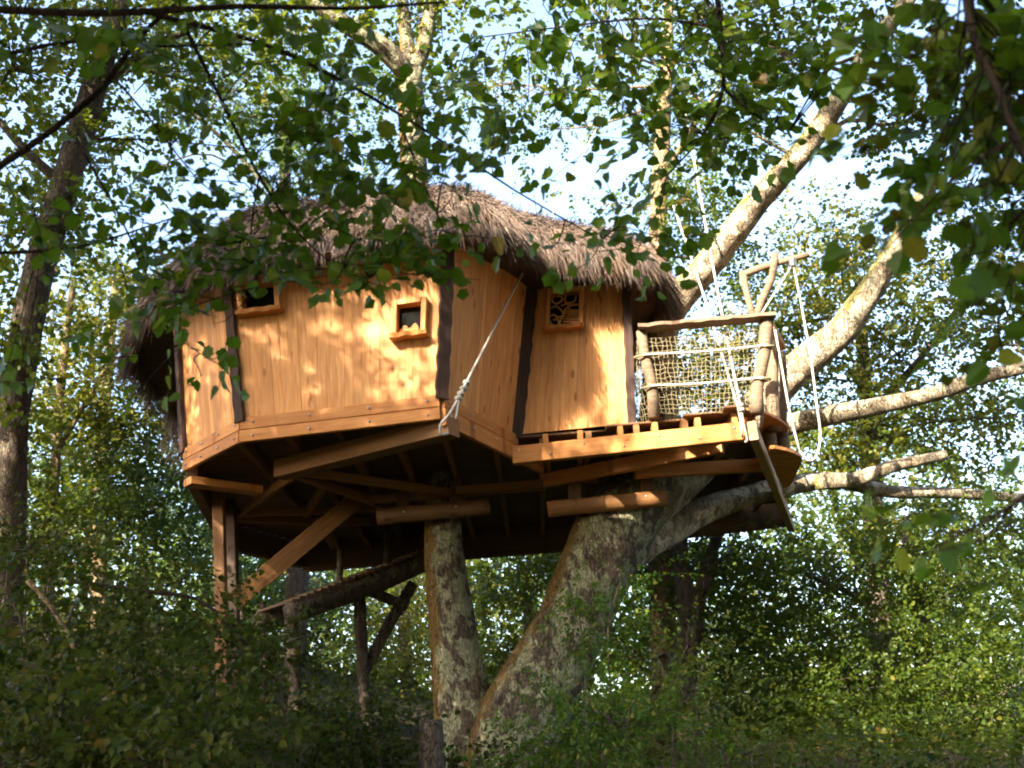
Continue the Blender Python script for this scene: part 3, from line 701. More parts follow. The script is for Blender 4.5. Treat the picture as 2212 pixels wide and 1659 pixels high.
# lower landing on the right with its posts
ld = [PZ(x, y, 5.35)[:2] for x, y in ((1660, 976), (1690, 970), (1732, 988), (1722, 1018), (1708, 1046), (1690, 1048))]
wavy_deck(ld, 5.34, 0.045, 'landing_board', house, 'orange_beam', 0.16, 1)
for (x0, y0, x1, y1, Y, r) in ((1660, 925, 1664, 985, 14.5, .10), (1690, 935, 1692, 985, 14.7, .085), (1640, 880, 1634, 925, 13.6, .07)):
    pole('landing_post', [PY(x0, y0, Y), PY((x0 + x1) / 2 + 2, (y0 + y1) / 2, Y), PY(x1, y1, Y)], [r, r, r * 1.05], 'weathered_pole', house)
beam('beam_end', PY(1604, 905, 13.35), PY(1608, 945, 13.35), 0.10, 0.10, 'orange_beam', house, up=(0, 1, 0))

# ------------------------------------------------------------------ stay ropes, hoist, walkway
def rope(label, spans_, r=0.016, name='stay_rope', group='ropes that stay the tree house', knots=()):
    pts0 = spans_[0][0]
    o = thing(name, label, 'rope', pts0, group)
    for s in spans_:
        kid('strand', tubes('strand', [(s, [r] * len(s))], 6, 0.0, 0.3), 'rope', o)
    for k in knots:
        ring = [k + np.array([0.03 * math.cos(q), 0.03 * math.sin(q), 0.014 * q / 6 - .02]) for q in np.linspace(0, 12.6, 17)]
        kid('knot', tubes('knot', [(ring, [0.016] * 17)], 6, 0, 0.02), 'rope', o)
    return o
y0, y1 = 11.55, 15.6
def lerp_rope(a, b, Ya, Yb): return [PY(*a, Ya), PY(*b, Yb)]
A0 = PY(990, 860, 11.75)
rope('white rope knotted above the projecting beam end, rising past the wall into the thatch', [[PY(1292, 272, 16.0), A0 + (PY(1292, 272, 16.0) - A0) * .5, A0], [A0, PY(970, 895, 11.62), PY(951, 917, 11.56), PY(953, 938, 11.6), PY(968, 936, 11.66)], [A0, PY(988, 885, 11.72), PY(984, 905, 11.7)]],
     0.015, knots=[A0 + (PY(1292, 272, 16.0) - A0) * f for f in (0.0, 0.012, 0.025, 0.04)])
E0 = PY(1601, 885, 13.05)
rope('taut white rope from the deck corner up to the sky, the more upright of two', [[PY(1478, 235, 14.6), PY(1492, 305, 14.5), PY(1545, 600, 13.7), E0], [E0, PY(1606, 915, 13.1), PY(1615, 948, 13.2), PY(1610, 955, 13.25)]], 0.017, knots=[E0, E0 + np.array([0, 0, .06])])
rope('taut white rope from the deck corner slanting up left behind the netting', [[PY(1455, 445, 15.2), PY(1515, 622, 14.3), E0 + np.array([-0.02, 0.05, .03])], [E0 + np.array([-0.02, 0.05, .03]), PY(1601, 915, 13.15), PY(1604, 945, 13.25)]], 0.016)
hoist = thing('rope_hoist', 'crooked bare stick frame standing above the balcony railing', 'hoist', PY(1632, 690, 13.5))
pole('stick', [PY(1604, 588, 13.6), PY(1612, 630, 13.55), PY(1628, 690, 13.5)], [0.055, 0.045, 0.05], 'weathered_pole', hoist)
pole('stick', [PY(1674, 548, 13.4), PY(1668, 600, 13.45), PY(1645, 650, 13.5), PY(1632, 692, 13.5)], [0.05, 0.05, 0.055, 0.055], 'weathered_pole', hoist)
pole('stick', [PY(1600, 596, 13.6), PY(1640, 580, 13.55), PY(1700, 562, 13.4), PY(1748, 550, 13.3)], [0.05, 0.05, 0.045, 0.04], 'weathered_pole', hoist)
kid('pulley', tubes('pulley', [([PY(1712, 560, 13.32), PY(1712, 578, 13.32)], [0.05, 0.05])], 10, 0, .05), 'metal', hoist)
rope('pale rope hanging from the stick frame in a long loop beside the landing', [[PY(1640, 686, 13.4), PY(1712, 572, 13.3)], [PY(1714, 572, 13.3), PY(1735, 680, 13.3), PY(1752, 775, 13.3), PY(1765, 880, 13.3), PY(1772, 930, 13.3), PY(1770, 965, 13.3), PY(1760, 990, 13.3), PY(1745, 994, 13.3), PY(1728, 975, 13.3)],
     [PY(1674, 712, 13.25), PY(1690, 800, 13.3), PY(1708, 900, 13.3), PY(1728, 975, 13.3)]], 0.015, 'hoist_rope')

walk = thing('walkway', 'dark timber walkway climbing on posts to the far side of the tree house', 'walkway', PY(600, 1400, 17.4))
w0, w1 = PY(590, 1335, 16.8), PY(945, 1196, 18.9)
dv = unit(w1 - w0); sv = unit(np.cross(dv, [0, 0, 1]))
for s in (-0.5, 0.5):
    pole('stringer', [w0 + sv * s, (w0 + w1) / 2 + sv * s + np.array([0, 0, -.05]), w1 + sv * s], [0.17, 0.18, 0.17], 'bark_grey', walk)
nb = 26
for k in range(nb):
    c = w0 + (w1 - w0) * (k + .5) / nb + np.array([0, 0, .15])
    beam('tread', c - sv * 0.62, c + sv * 0.62, 0.135, 0.04, 'dull_beam', walk)
for f, h in ((0.28, 0.75), (0.56, 0.8), (0.85, .8)):
    c = w0 + (w1 - w0) * f + sv * .5; pole('rail_post', [c, c + np.array([0.02, 0, h])], [0.055, 0.05], 'bark_grey', walk)
for (x, y, Y, r) in ((630, 1322, 16.9, .11), (776, 1265, 17.9, .10), (566, 1300, 17.8, .07)):
    tp = PY(x, y, Y); pole('support_post', [np.array([tp[0] + .08, tp[1], float(H(tp[0], tp[1])) - .3]), (tp + [tp[0] + .05, tp[1], 2.0]) / 2, tp], [r * 1.1, r, r], 'bark_grey', walk)
pole('brace', [PY(785, 1455, 18.0), PY(840, 1350, 18.2), PY(892, 1262, 18.4)], [0.10, .10, .10], 'bark_grey', walk)
pole('brace', [PY(760, 1262, 17.7), PY(880, 1310, 18.0)], [0.09, .09], 'bark_grey', walk)
# old fence post by the trunk
st = PY(932, 1600, 11.5); stump = thing('fence_post', 'old weathered post standing in the undergrowth below the left trunk', 'post', (st[0], st[1], float(H(st[0], st[1]))))
pole('shaft', [np.array([st[0], st[1], float(H(st[0], st[1])) - .3]), PY(932, 1610, 11.5), PY(931, 1556, 11.5)], [0.135, .128, .122], 'bark_grey', stump, 12, 0.05)
kid('split_top', tubes('split_top', [([PY(918, 1562, 11.5), PY(916, 1550, 11.5)], [0.06, 0.045]), ([PY(945, 1562, 11.5), PY(946, 1553, 11.5)], [0.05, 0.04])], 7, 0.05, .03), 'bark_grey', stump)

# ------------------------------------------------------------------ the two trees that carry the house
b = PY(1005, 1640, 15.4)[:2]
plant('host_tree', 'straight lichened trunk under the middle of the house, forking above the roof', 'tree', b,
      [((1003, 1560, 15.4), .42), ((985, 1420, 15.4), .34), ((965, 1250, 15.4), .28), ((957, 1130, 15.4), .255), ((940, 900, 15.2), .24), ((905, 500, 14.9), .22), ((888, 250, 14.6), .20), ((885, 150, 14.5), .19)],
      [[((885, 165, 14.5), .17), ((830, 105, 14.2), .16), ((735, 45, 13.9), .14), ((600, -60, 13.5), .10)], [((886, 160, 14.5), .15), ((915, 100, 14.6), .13), ((930, 20, 14.6), .11), ((950, -120, 14.8), .08)], [((886, 155, 14.5), .13), ((875, 60, 14.7), .11), ((860, -80, 14.9), .08)]],
      [(700, -50, 180, 60, 14.4, .8, 50), (960, 10, 170, 90, 14.6, 1.4, 80), (620, 60, 140, 90, 13.6, 1.2, 55)], 'leaf_oak', 0.12, 11, 0.55, 'bark_lichen', 'trees carrying the house', seed=11, sides=20)
b = PY(1110, 1690, 15.3)[:2]
big = [((1105, 1600, 15.3), .62), ((1180, 1450, 15.3), .53), ((1255, 1300, 15.3), .50), ((1320, 1160, 15.3), .54), ((1385, 1060, 15.4), .42), ((1420, 960, 15.5), .33), ((1425, 820, 15.4), .26)]
limbs = [[((1425, 840, 15.4), .25), ((1440, 690, 15.0), .23), ((1530, 570, 14.6), .20), ((1640, 430, 14.2), .185), ((1740, 320, 13.9), .17), ((1812, 215, 13.7), .15), ((1880, 110, 13.5), .13), ((1960, 0, 13.3), .12), ((2010, -80, 13.2), .1)],
         [((1345, 1140, 15.4), .40), ((1500, 1010, 15.8), .30), ((1640, 880, 15.8), .27), ((1720, 800, 15.6), .25), ((1820, 710, 15.3), .21), ((1890, 610, 15.0), .18), ((1965, 475, 14.7), .14), ((2020, 380, 14.5), .1)],
         [((1500, 1010, 15.8), .22), ((1640, 940, 15.6), .17), ((1740, 908, 15.3), .145), ((1880, 880, 15.0), .125), ((2020, 850, 14.7), .11), ((2120, 815, 14.4), .1), ((2260, 785, 14.1), .085)],
         [((1300, 1235, 15.4), .32), ((1400, 1170, 15.9), .24), ((1540, 1095, 16.4), .19), ((1720, 1045, 16.8), .15), ((1820, 1040, 17.0), .13), ((1920, 1062, 17.0), .11), ((2060, 1066, 17.0), .09), ((2260, 1080, 17.0), .07)],
         [((1760, 1042, 16.8), .12), ((1850, 1035, 16.7), .115), ((1920, 1010, 16.6), .10), ((2045, 982, 16.4), .075)],
         [((1640, 440, 14.2), .06), ((1720, 340, 14.4), .05), ((1800, 330, 14.6), .03)], [((1740, 325, 13.9), .05), ((1830, 260, 14.0), .035), ((1900, 270, 14.1), .02)]]
plant('host_tree', 'thick leaning lichened trunk with moss, throwing long pale sunlit limbs out to the right', 'tree', b, big, limbs,
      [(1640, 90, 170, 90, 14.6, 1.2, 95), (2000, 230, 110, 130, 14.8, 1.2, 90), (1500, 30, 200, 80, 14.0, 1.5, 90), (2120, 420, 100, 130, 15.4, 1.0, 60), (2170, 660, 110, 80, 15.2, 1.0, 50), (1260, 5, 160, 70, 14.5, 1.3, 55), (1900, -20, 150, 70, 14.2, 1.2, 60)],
      'leaf_oak', 0.115, 11, 0.55, 'bark_lichen', 'trees carrying the house', seed=12, sides=22, limb_bark='bark_sunlit')

# ------------------------------------------------------------------ trees round about
def gxy(x, y, Y): return PY(x, y, Y)[:2]
plant('tall_tree', 'tall leaning dark trunk at the left edge of the clearing', 'tree', gxy(5, 1300, 13.6),
      [((10, 1150, 13.6), .24), ((28, 900, 13.5), .225), ((78, 610, 13.4), .21), ((140, 400, 13.3), .19), ((200, 200, 13.2), .17), ((243, 60, 13.1), .15), ((268, -80, 13.0), .13)],
      [[((140, 400, 13.3), .08), ((60, 330, 13.0), .06), ((-20, 240, 12.8), .04)], [((200, 200, 13.2), .08), ((300, 120, 13.4), .06), ((420, 60, 13.6), .04)]],
      [(60, 140, 150, 140, 13, 1.5, 120), (240, 70, 190, 90, 13.2, 1.5, 120), (50, 480, 110, 130, 13.4, 1.2, 85), (190, 330, 150, 100, 13.6, 1.2, 60), (10, 780, 60, 170, 13, 1, 50), (380, 170, 150, 90, 13.6, 1.2, 45)],
      'leaf_oak', .11, 11, .5, 'bark_grey', 'trees round the clearing', seed=21, sides=16)
plant('young_tree', 'slender sunlit trunk left of the house with yellow-green leaves', 'tree', gxy(105, 1300, 17),
      [((105, 1240, 17), .10), ((108, 1120, 17), .095), ((122, 980, 17), .085), ((135, 800, 17), .07), ((160, 600, 17), .05)], [[((122, 980, 17), .05), ((190, 860, 17.3), .04), ((250, 760, 17.6), .03)]],
      [(200, 720, 150, 120, 18, 2, 190), (310, 800, 110, 110, 18, 2, 150), (120, 890, 120, 80, 17, 1.5, 95), (330, 640, 90, 70, 18, 1.5, 70), (240, 900, 110, 70, 18, 1.5, 90)],
      'leaf_yellow', .10, 11, .5, 'bark_warm', 'trees round the clearing', seed=22)
plant('young_tree', 'pale straight trunk behind the bank, left of the support posts', 'tree', gxy(212, 1420, 20),
      [((215, 1400, 20), .17), ((212, 1150, 20), .16), ((225, 900, 20), .12), ((250, 600, 20), .08)], [],
      [(230, 1030, 190, 100, 20, 2, 230), (340, 1110, 120, 110, 20, 2, 190), (120, 1110, 130, 90, 19.5, 2, 140), (330, 960, 90, 80, 20, 2, 90)],
      'leaf_bluegreen', .10, 11, .5, 'bark_warm', 'trees round the clearing', seed=23)
plant('young_tree', 'dark trunk at the left edge standing behind the tall leaning one', 'tree', gxy(25, 1350, 16.5),
      [((28, 1280, 16.5), .17), ((32, 1020, 16.5), .15), ((20, 800, 16.5), .12)], [], [(30, 1010, 120, 110, 16.6, 1.5, 100), (60, 1180, 130, 70, 16, 1.3, 90)], 'leaf_oak', .10, 11, .5, 'bark_grey', 'trees round the clearing', seed=24)
plant('background_tree', 'blue-green foliage mass beyond the left support post', 'tree', gxy(520, 1450, 25),
      [((520, 1400, 25), .18), ((500, 1100, 25), .14)], [], [(430, 1010, 110, 140, 24, 3, 260), (520, 1220, 100, 90, 25, 3, 190), (400, 1200, 100, 110, 22, 2.5, 190), (700, 1270, 120, 80, 26, 3, 210), (600, 1330, 110, 70, 25, 3, 150)],
      'leaf_bluegreen', .10, 11, .5, 'bark_grey', 'trees beyond the house', seed=25, hexa=False)
plant('background_tree', 'sunny yellow-green tree seen between the walkway and the left trunk', 'tree', gxy(880, 1600, 28),
      [((880, 1500, 28), .2), ((870, 1250, 28), .15)], [], [(870, 1330, 120, 110, 27, 3, 260), (840, 1450, 110, 80, 26, 3, 180), (1050, 1260, 80, 70, 27, 3, 110), (1060, 1420, 70, 90, 27, 3, 90), (930, 1250, 80, 60, 28, 3, 90)],
      'leaf_yellow', .10, 11, .5, 'bark_grey', 'trees beyond the house', seed=26, hexa=False)
plant('background_tree', 'dark green tree filling the gap between the two trunks', 'tree', gxy(1150, 1600, 23),
      [((1150, 1500, 23), .15), ((1140, 1300, 23), .12)], [], [(1130, 1240, 110, 80, 22, 2, 190), (1110, 1400, 80, 70, 22, 2, 110), (1200, 1180, 70, 60, 22, 2, 70), (1080, 1500, 60, 60, 22, 2, 50)],
      'leaf_oak', .10, 11, .5, 'bark_grey', 'trees beyond the house', seed=27)
plant('forked_tree', 'dark forked trunk right of the thick leaning one', 'tree', gxy(1478, 1620, 19.5),
      [((1478, 1560, 19.5), .30), ((1470, 1460, 19.5), .27), ((1492, 1340, 19.5), .22)], [[((1490, 1360, 19.5), .18), ((1478, 1260, 19.5), .16), ((1470, 1150, 19.5), .13), ((1490, 950, 19.5), .1)], [((1492, 1350, 19.5), .15), ((1520, 1260, 19.4), .12), ((1545, 1170, 19.3), .1), ((1600, 1020, 19.2), .07)]],
      [(1570, 1230, 150, 100, 20.4, 1.5, 230), (1420, 1190, 90, 80, 20.5, 1.5, 130), (1640, 1360, 150, 120, 20.5, 2, 230), (1370, 1400, 100, 110, 21.5, 2, 120), (1560, 1500, 130, 100, 20.5, 2, 150)],
      'leaf_oak', .10, 11, .5, 'bark_grey', 'trees round the clearing', seed=28, sides=16)
plant('bright_tree', 'dense sunlit green tree filling the lower right', 'tree', gxy(2010, 1700, 19),
      [((2010, 1600, 19), .2), ((1990, 1350, 19), .15), ((1960, 1150, 19), .1)], [[((1990, 1400, 19), .09), ((1850, 1290, 18.6), .06), ((1740, 1240, 18.3), .04)]],
      [(1850, 1220, 200, 100, 18.6, 2, 300), (2070, 1280, 180, 150, 18, 2, 330), (1950, 1440, 220, 130, 17.4, 2, 370), (1740, 1470, 170, 130, 18.5, 2, 230), (2150, 1520, 130, 140, 16.4, 1.6, 230), (1700, 1600, 170, 90, 17.5, 1.6, 180), (2180, 1130, 90, 70, 18, 1.5, 80), (1930, 1600, 180, 80, 16.6, 1.6, 200)],
      'leaf_oak', .08, 13, .5, 'bark_grey', 'trees round the clearing', seed=29, width=.36)
plant('background_tree', 'sunlit tree behind the balcony and the pale limbs on the right', 'tree', gxy(1900, 1500, 22),
      [((1900, 1300, 22), .22), ((1880, 1000, 22), .18), ((1860, 700, 22), .12)], [[((1880, 900, 22), .1), ((2000, 760, 21.6), .07), ((2080, 650, 21.3), .05)]],
      [(1740, 660, 170, 130, 21, 2, 260), (1940, 760, 150, 110, 21.5, 2, 190), (2050, 590, 190, 120, 21, 2, 240), (2120, 900, 150, 100, 20.5, 2, 190), (1860, 930, 140, 80, 21, 2, 130), (1640, 800, 120, 110, 22, 2, 230), (1960, 1120, 130, 45, 20, 1.6, 80), (1800, 985, 110, 55, 21, 2, 110), (1830, 520, 130, 80, 21, 2, 120), (1510, 780, 120, 110, 22, 2, 210)],
      'leaf_yellow', .105, 11, .5, 'bark_grey', 'trees beyond the house', seed=30)
plant('background_tree', 'lit upright trunk rising behind the right end of the thatch', 'tree', gxy(1420, 1400, 20.5),
      [((1420, 1000, 20.5), .22), ((1418, 600, 20.5), .2), ((1426, 400, 20.5), .18), ((1440, 150, 20.5), .14), ((1445, -60, 20.5), .1)], [[((1430, 380, 20.5), .07), ((1500, 270, 20.8), .05), ((1560, 180, 21), .03)]],
      [(1490, 430, 110, 130, 20.8, 2, 150), (1400, 240, 110, 80, 21, 2, 50), (1180, 280, 150, 90, 22, 2, 24), (1080, 180, 120, 80, 21, 2, 80), (1530, 560, 110, 90, 21.5, 2, 100), (1560, 250, 110, 100, 21.5, 2, 120), (1300, 440, 90, 60, 22, 2, 7)],
      'leaf_oak', .105, 11, .5, 'bark_warm', 'trees beyond the house', seed=31)
plant('background_tree', 'airy tree high behind the left of the roof with sky showing through', 'tree', gxy(640, 1500, 22),
      [((640, 1000, 22), .2), ((620, 500, 22), .15), ((610, 200, 22), .1)], [[((620, 450, 22), .07), ((480, 300, 21.6), .05), ((380, 220, 21.3), .03)]],
      [(470, 190, 170, 130, 21, 2, 150), (700, 250, 180, 130, 21, 2, 200), (300, 380, 90, 60, 20, 1.8, 18), (620, 400, 120, 60, 21, 2, 60), (760, 380, 120, 60, 21, 2, 70), (200, 560, 70, 60, 20, 1.6, 30), (560, 90, 130, 80, 21, 2, 80)],
      'leaf_bluegreen', .105, 11, .5, 'bark_grey', 'trees beyond the house', seed=32)
for (x, yt, yb, Y, r, lab) in ((1480, 1545, 1690, 15.5, .13, 'short pale sunlit trunk at the bottom edge right of centre'), (1522, 1530, 1690, 15.9, .05, 'thin pale sapling stem beside the short sunlit trunk')):
    b = gxy(x, yb, Y); o = thing('tree_stump' if r > .1 else 'bare_sapling', lab, 'stump' if r > .1 else 'sapling', (b[0], b[1], float(H(*b))))
    pole('trunk', [np.array([b[0], b[1], float(H(*b)) - .3]), PY(x, 1620, Y), PY(x + 4, yt, Y)], [r * 1.15, r, r * .9], 'bark_warm', o, 12, .08)
    kid('snag', tubes('snag', [([PY(x + 2, yt + 8, Y), PY(x + 10, yt - 12, Y), PY(x + 24, yt - 40, Y + .1)], [r * .4, r * .3, r * .15])], 7, .08, .1), 'bark_warm', o)

rng = np.random.default_rng(91); cen = []
for k in range(980):
    x = rng.uniform(-800, 2950); y = (1010 if x < 1600 else 880) + rng.random() ** .75 * 690; Y = rng.uniform(32, 46); o = PY(x, y, Y); m = int(rng.integers(9, 22))
    cen.append(o + rng.normal(0, 1, (m, 3)) * [1.3, 1.3, .8])
cen = np.vstack(cen); fw_ = link('far_wood', leaf_cloud(*spray_arrays(cen, rng.normal(size=(len(cen), 3)), 1.0, 12, .20, .7, rng=rng), False), 'leaf_oak'); fw_['kind'] = 'stuff'; fw_['label'] = 'far sunlit wood closing the view behind the trees'; fw_['category'] = 'wood'

# ------------------------------------------------------------------ undergrowth
SH = [(90, 1340, 170, 150, 9.2, .8, 130, 'dark scrub on the bank at the far left below the leaning trunk'), (300, 1300, 150, 110, 10.5, .9, 110, 'dark bush on the bank left of the support posts'),
      (120, 1560, 200, 130, 7.4, .7, 130, 'dark scrub in the lower left corner'), (400, 1500, 150, 120, 8.8, .8, 130, 'dark bush below the foot of the support posts'), (350, 1630, 180, 70, 6.8, .6, 80, 'low dark scrub along the bottom edge left of centre'),
      (650, 1620, 130, 50, 17.6, .7, 75, 'shrub behind the tall walkway post'), (560, 1400, 80, 50, 11.8, .7, 55, 'leafy shrub hiding the foot of the raking strut'), (770, 1590, 110, 60, 11.5, .7, 70, 'shrub between walkway post and left trunk'),
      (800, 1645, 80, 35, 12.2, .6, 45, 'low shrub just left of the old fence post'), (55, 1180, 110, 70, 12, .8, 60, 'bush at the left edge above the bank'), (1030, 1650, 60, 22, 12.5, .5, 24, 'low shrub at the foot of the two trunks')]
for i, (x, y, rx, ry, Y, dY, n, lab) in enumerate(SH):
    b = gxy(x, min(y + ry, 1655), Y)
    plant('shrub', lab, 'shrub', b, None, [[(('w', b[0] + dx, b[1] + dx * .3, float(H(b[0], b[1])) - .1), .016), ((x + dx * 120, y + ry * .3, Y), .013), ((x + dx * 320, y - ry * .6, Y), .007)] for dx in (-.3, 0.05, .35)],
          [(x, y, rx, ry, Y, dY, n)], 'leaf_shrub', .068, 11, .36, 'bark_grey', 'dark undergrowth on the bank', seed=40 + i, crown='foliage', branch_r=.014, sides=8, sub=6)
SP = [(1290, 1360, 100, 130, 12.2, .6, 60, 'light green feathery sapling in front of the thick trunk'), (1330, 1560, 140, 80, 10.2, .7, 75, 'feathery plant below the thick trunk'), (1480, 1490, 100, 100, 12, .7, 60, 'feathery sapling in front of the forked trunk'),
      (1600, 1630, 120, 40, 10.5, .7, 40, 'feathery plant at the bottom edge below the forked trunk'), (1840, 1640, 130, 35, 10.5, .7, 35, 'low feathery plant at the bottom edge right of centre'), (2090, 1640, 120, 40, 10, .7, 35, 'feathery plant in the lower right corner'), (1160, 1630, 90, 45, 10.5, .6, 40, 'small feathery plant at the moss-covered trunk foot')]
for i, (x, y, rx, ry, Y, dY, n, lab) in enumerate(SP):
    b = gxy(x, min(y + ry, 1655), Y)
    plant('sapling', lab, 'sapling', b, None, [[(('w', b[0] + dx, b[1], float(H(b[0], b[1])) - .1), .014), ((x + dx * 150, y + ry * .2, Y), .011), ((x + dx * 300, y - ry * .7, Y), .006)] for dx in (-.2, .15)],
          [(x, y, rx, ry, Y, dY, n)], 'leaf_hazel' if x < 1400 else 'leaf_oak', .062, 19, .42, 'bark_grey', 'feathery saplings by the trunks', seed=60 + i, crown='foliage', branch_r=.012, sides=8, width=.26, sub=5)
# ground ivy
rng = np.random.default_rng(77); n = 30000
ix = rng.uniform(-14, 14, n); iy = rng.uniform(6, 30, n); iz = H(ix, iy) + rng.uniform(0.03, .35, n)
d = rng.normal(0, 1, (n, 3)); d[:, 2] *= .4; nn = rng.normal(0, .5, (n, 3)) + [0, 0, 1]
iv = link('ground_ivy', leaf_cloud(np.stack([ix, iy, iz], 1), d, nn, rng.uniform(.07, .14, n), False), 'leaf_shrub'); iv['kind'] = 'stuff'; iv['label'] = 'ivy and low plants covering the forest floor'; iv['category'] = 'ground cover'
for pts, lab in (([(60, 1255, 8.4), (110, 1310, 8.4), (160, 1400, 8.5), (175, 1480, 8.6)], 'bare pale twig slanting through the scrub at lower left'), ([(150, 1255, 9.8), (290, 1275, 9.6), (430, 1295, 9.5), (500, 1360, 9.5), (560, 1420, 9.6)], 'dark bare branch arching over the bank to the strut foot')):
    o = thing('dead_branch', lab, 'branch', PY(*pts[-1]))
    pole('stem', [PY(*p) for p in pts], np.linspace(.022, .012, len(pts)), 'twig_dark' if 'dark' in lab else 'bark_warm', o, 7, .05)
    for k in range(1, len(pts)): kid('twig', tubes('twig', [([PY(*pts[k]), PY(pts[k][0] + 30, pts[k][1] + (40 if k % 2 else -35), pts[k][2] - .1)], [.008, .004])], 5), 'twig_dark', o)

# ------------------------------------------------------------------ branches hanging into the picture from trees beside the viewer
def lobed_leaf(seed, lobes=5, long=1.0):
    r = random.Random(seed); n = 22; L = []
    for k in range(n):
        a = -math.pi + 2 * math.pi * (k + 0.5) / n
        rad = 0.44 + 0.055 * math.cos(lobes * a) + 0.03 * math.cos(11 * a + seed) + r.uniform(-.015, .015)
        if abs(a) > 2.8: rad *= .8
        L.append((0.5 + rad * 1.08 * math.cos(a) * long, rad * math.sin(a)))
    v = [(x, y, abs(y) * .22 - .12 * x * x + r.uniform(-.015, .015)) for x, y in L]; v += [(0.05, 0, 0), (0.35, 0, -.03), (0.7, 0, -.07), (0.98 * (long if long > 1 else 1), 0, -.12)]
    v += [(-.28, 0, .03), (-.28, .012, .03), (0.05, .012, 0)]
    m = [n, n + 1, n + 2, n + 3]; f = []
    def near(x): return m[0] if x < .2 else m[1] if x < .52 else m[2] if x < .84 else m[3]
    for k in range(n):
        a, b2 = k, (k + 1) % n
        if L[a][1] * L[b2][1] < 0: 
            f.append((a, b2, m[0] if L[a][0] < .5 else m[3])); continue
        ma, mb = near(L[a][0]), near(L[b2][0]); f.append((a, b2, mb))
        if ma != mb: f.append((a, mb, ma))
    f.append((n + 4, n + 5, n + 6)); f.append((n + 4, n + 6, n))
    return mesh('leaf', v, f)
LV = [lobed_leaf(1, 5), lobed_leaf(2, 5), lobed_leaf(3, 7), lobed_leaf(4, 3, 1.1)]
CLEAR = ((825, 625, 945, 765), (545, 690, 1380, 1000), (1160, 615, 1280, 740), (940, 640, 1160, 1000), (515, 625, 610, 690))
def shut(v): return any(x0 < v[0] < x1 and y0 < v[1] < y1 for x0, y0, x1, y1 in CLEAR)
def fg_branch(label, stems, ells, ls, mat, seed, nleaf=6, L=.36, cap=280, name='overhanging_branch', sub=5, stem_mat='twig_dark', flat=.5):
    rng = np.random.default_rng(seed)
    root = thing(name, label, 'branch', PY(*stems[0][0][0]), 'branches hanging in over the viewer'); nodes = []
    for s in stems:
        pts = [PY(*p) for p, r in s]; rad = [r for p, r in s]; pole('stem', pts, rad, stem_mat, root, 7, .06, .12); nodes += list(smooth_path(pts, rad, .1)[0])
    nodes = np.array(nodes); sp = []; P, D, N, S = [], [], [], []
    for e in ells:
        cen, ax, cc, o = ellipse_sprays(e, rng, 1.0, sub)
        near_all = nodes[np.argmin(np.linalg.norm(nodes - o, axis=1))]
        for c, a in zip(cen, ax):
            if any(shut(pix(q_)) for q_ in (c, c + unit(a) * L)): continue
            a = unit(unit(a) + .6 * unit(c - near_all + 1e-3)); q = nodes[np.argmin(np.linalg.norm(nodes - c, axis=1))]
            dist = np.linalg.norm(q - c)
            if dist > .12 and rng.random() < .55: sp.append(([q, (q + c) / 2 + rng.normal(0, .03, 3) + [0, 0, .03], c, c + a * L], [.005, .004, .003, .0015]))
            else: sp.append(([c, c + a * L], [.003, .0015]))
            p_, d_, n_, s_ = spray_arrays(c[None], a[None], L, nleaf, ls, flat, .45, rng); P.append(p_); D.append(d_); N.append(n_); S.append(s_)
    kid('twigs', tubes('twigs', sp, 4, 0, .2), stem_mat, root)['kind'] = 'stuff'
    P, D, N, S = np.vstack(P), np.vstack(D), np.vstack(N), np.hstack(S)
    vis = np.array([pix(p) for p in P]); ok = (vis[:, 0] > -60) & (vis[:, 0] < 2270) & (vis[:, 1] > -60) & (vis[:, 1] < 1700)
    open_ = ~np.array([shut(v) for v in vis])          # keep the twig clear of windows and wall, as it grows in the photo
    P, D, N, S, ok = P[open_], D[open_], N[open_], S[open_], ok[open_]
    key = S / np.linalg.norm(P - CAM, axis=1) * ok; order = np.argsort(-key)
    for k in order[:cap]:
        if not ok[k]: continue
        x = unit(D[k]); y = unit(np.cross(N[k], x)); z = np.cross(x, y); s = S[k]
        kid('leaf', LV[int(rng.integers(0, 4))], mat, root, frame(P[k], x * s, y * s * float(rng.uniform(.72, 1.08)), z * s * float(rng.uniform(.4, 1.8))))
    rest = [k for k in order if k not in set(order[:cap][ok[order[:cap]]])]
    if rest:
        o = kid('foliage', leaf_cloud(P[rest], D[rest], N[rest], S[rest], True, .44), mat, root); o['kind'] = 'stuff'
    return root
fg_branch('long dark twig with lobed green leaves crossing in front of the roof', [[((330, 30, 4.4), .016), ((560, 92, 4.6), .013), ((720, 165, 4.8), .011), ((860, 245, 5.0), .009), ((1000, 335, 5.2), .008), ((1110, 410, 5.4), .006), ((1300, 520, 5.6), .004)], [((860, 245, 5.0), .006), ((900, 360, 5.0), .005), ((960, 500, 5.0), .003)]],
          [(700, 240, 100, 80, 4.8, .3, 15), (840, 330, 100, 80, 5.0, .3, 17), (900, 430, 70, 50, 5.0, .25, 11), (960, 480, 40, 40, 5.0, .2, 6), (1060, 390, 80, 50, 5.3, .25, 3), (1320, 510, 90, 35, 5.5, .2, 5), (1290, 565, 80, 25, 5.5, .2, 6), (1160, 560, 30, 25, 5.4, .15, 1)],
          .088, 'leaf_hazel', 101)
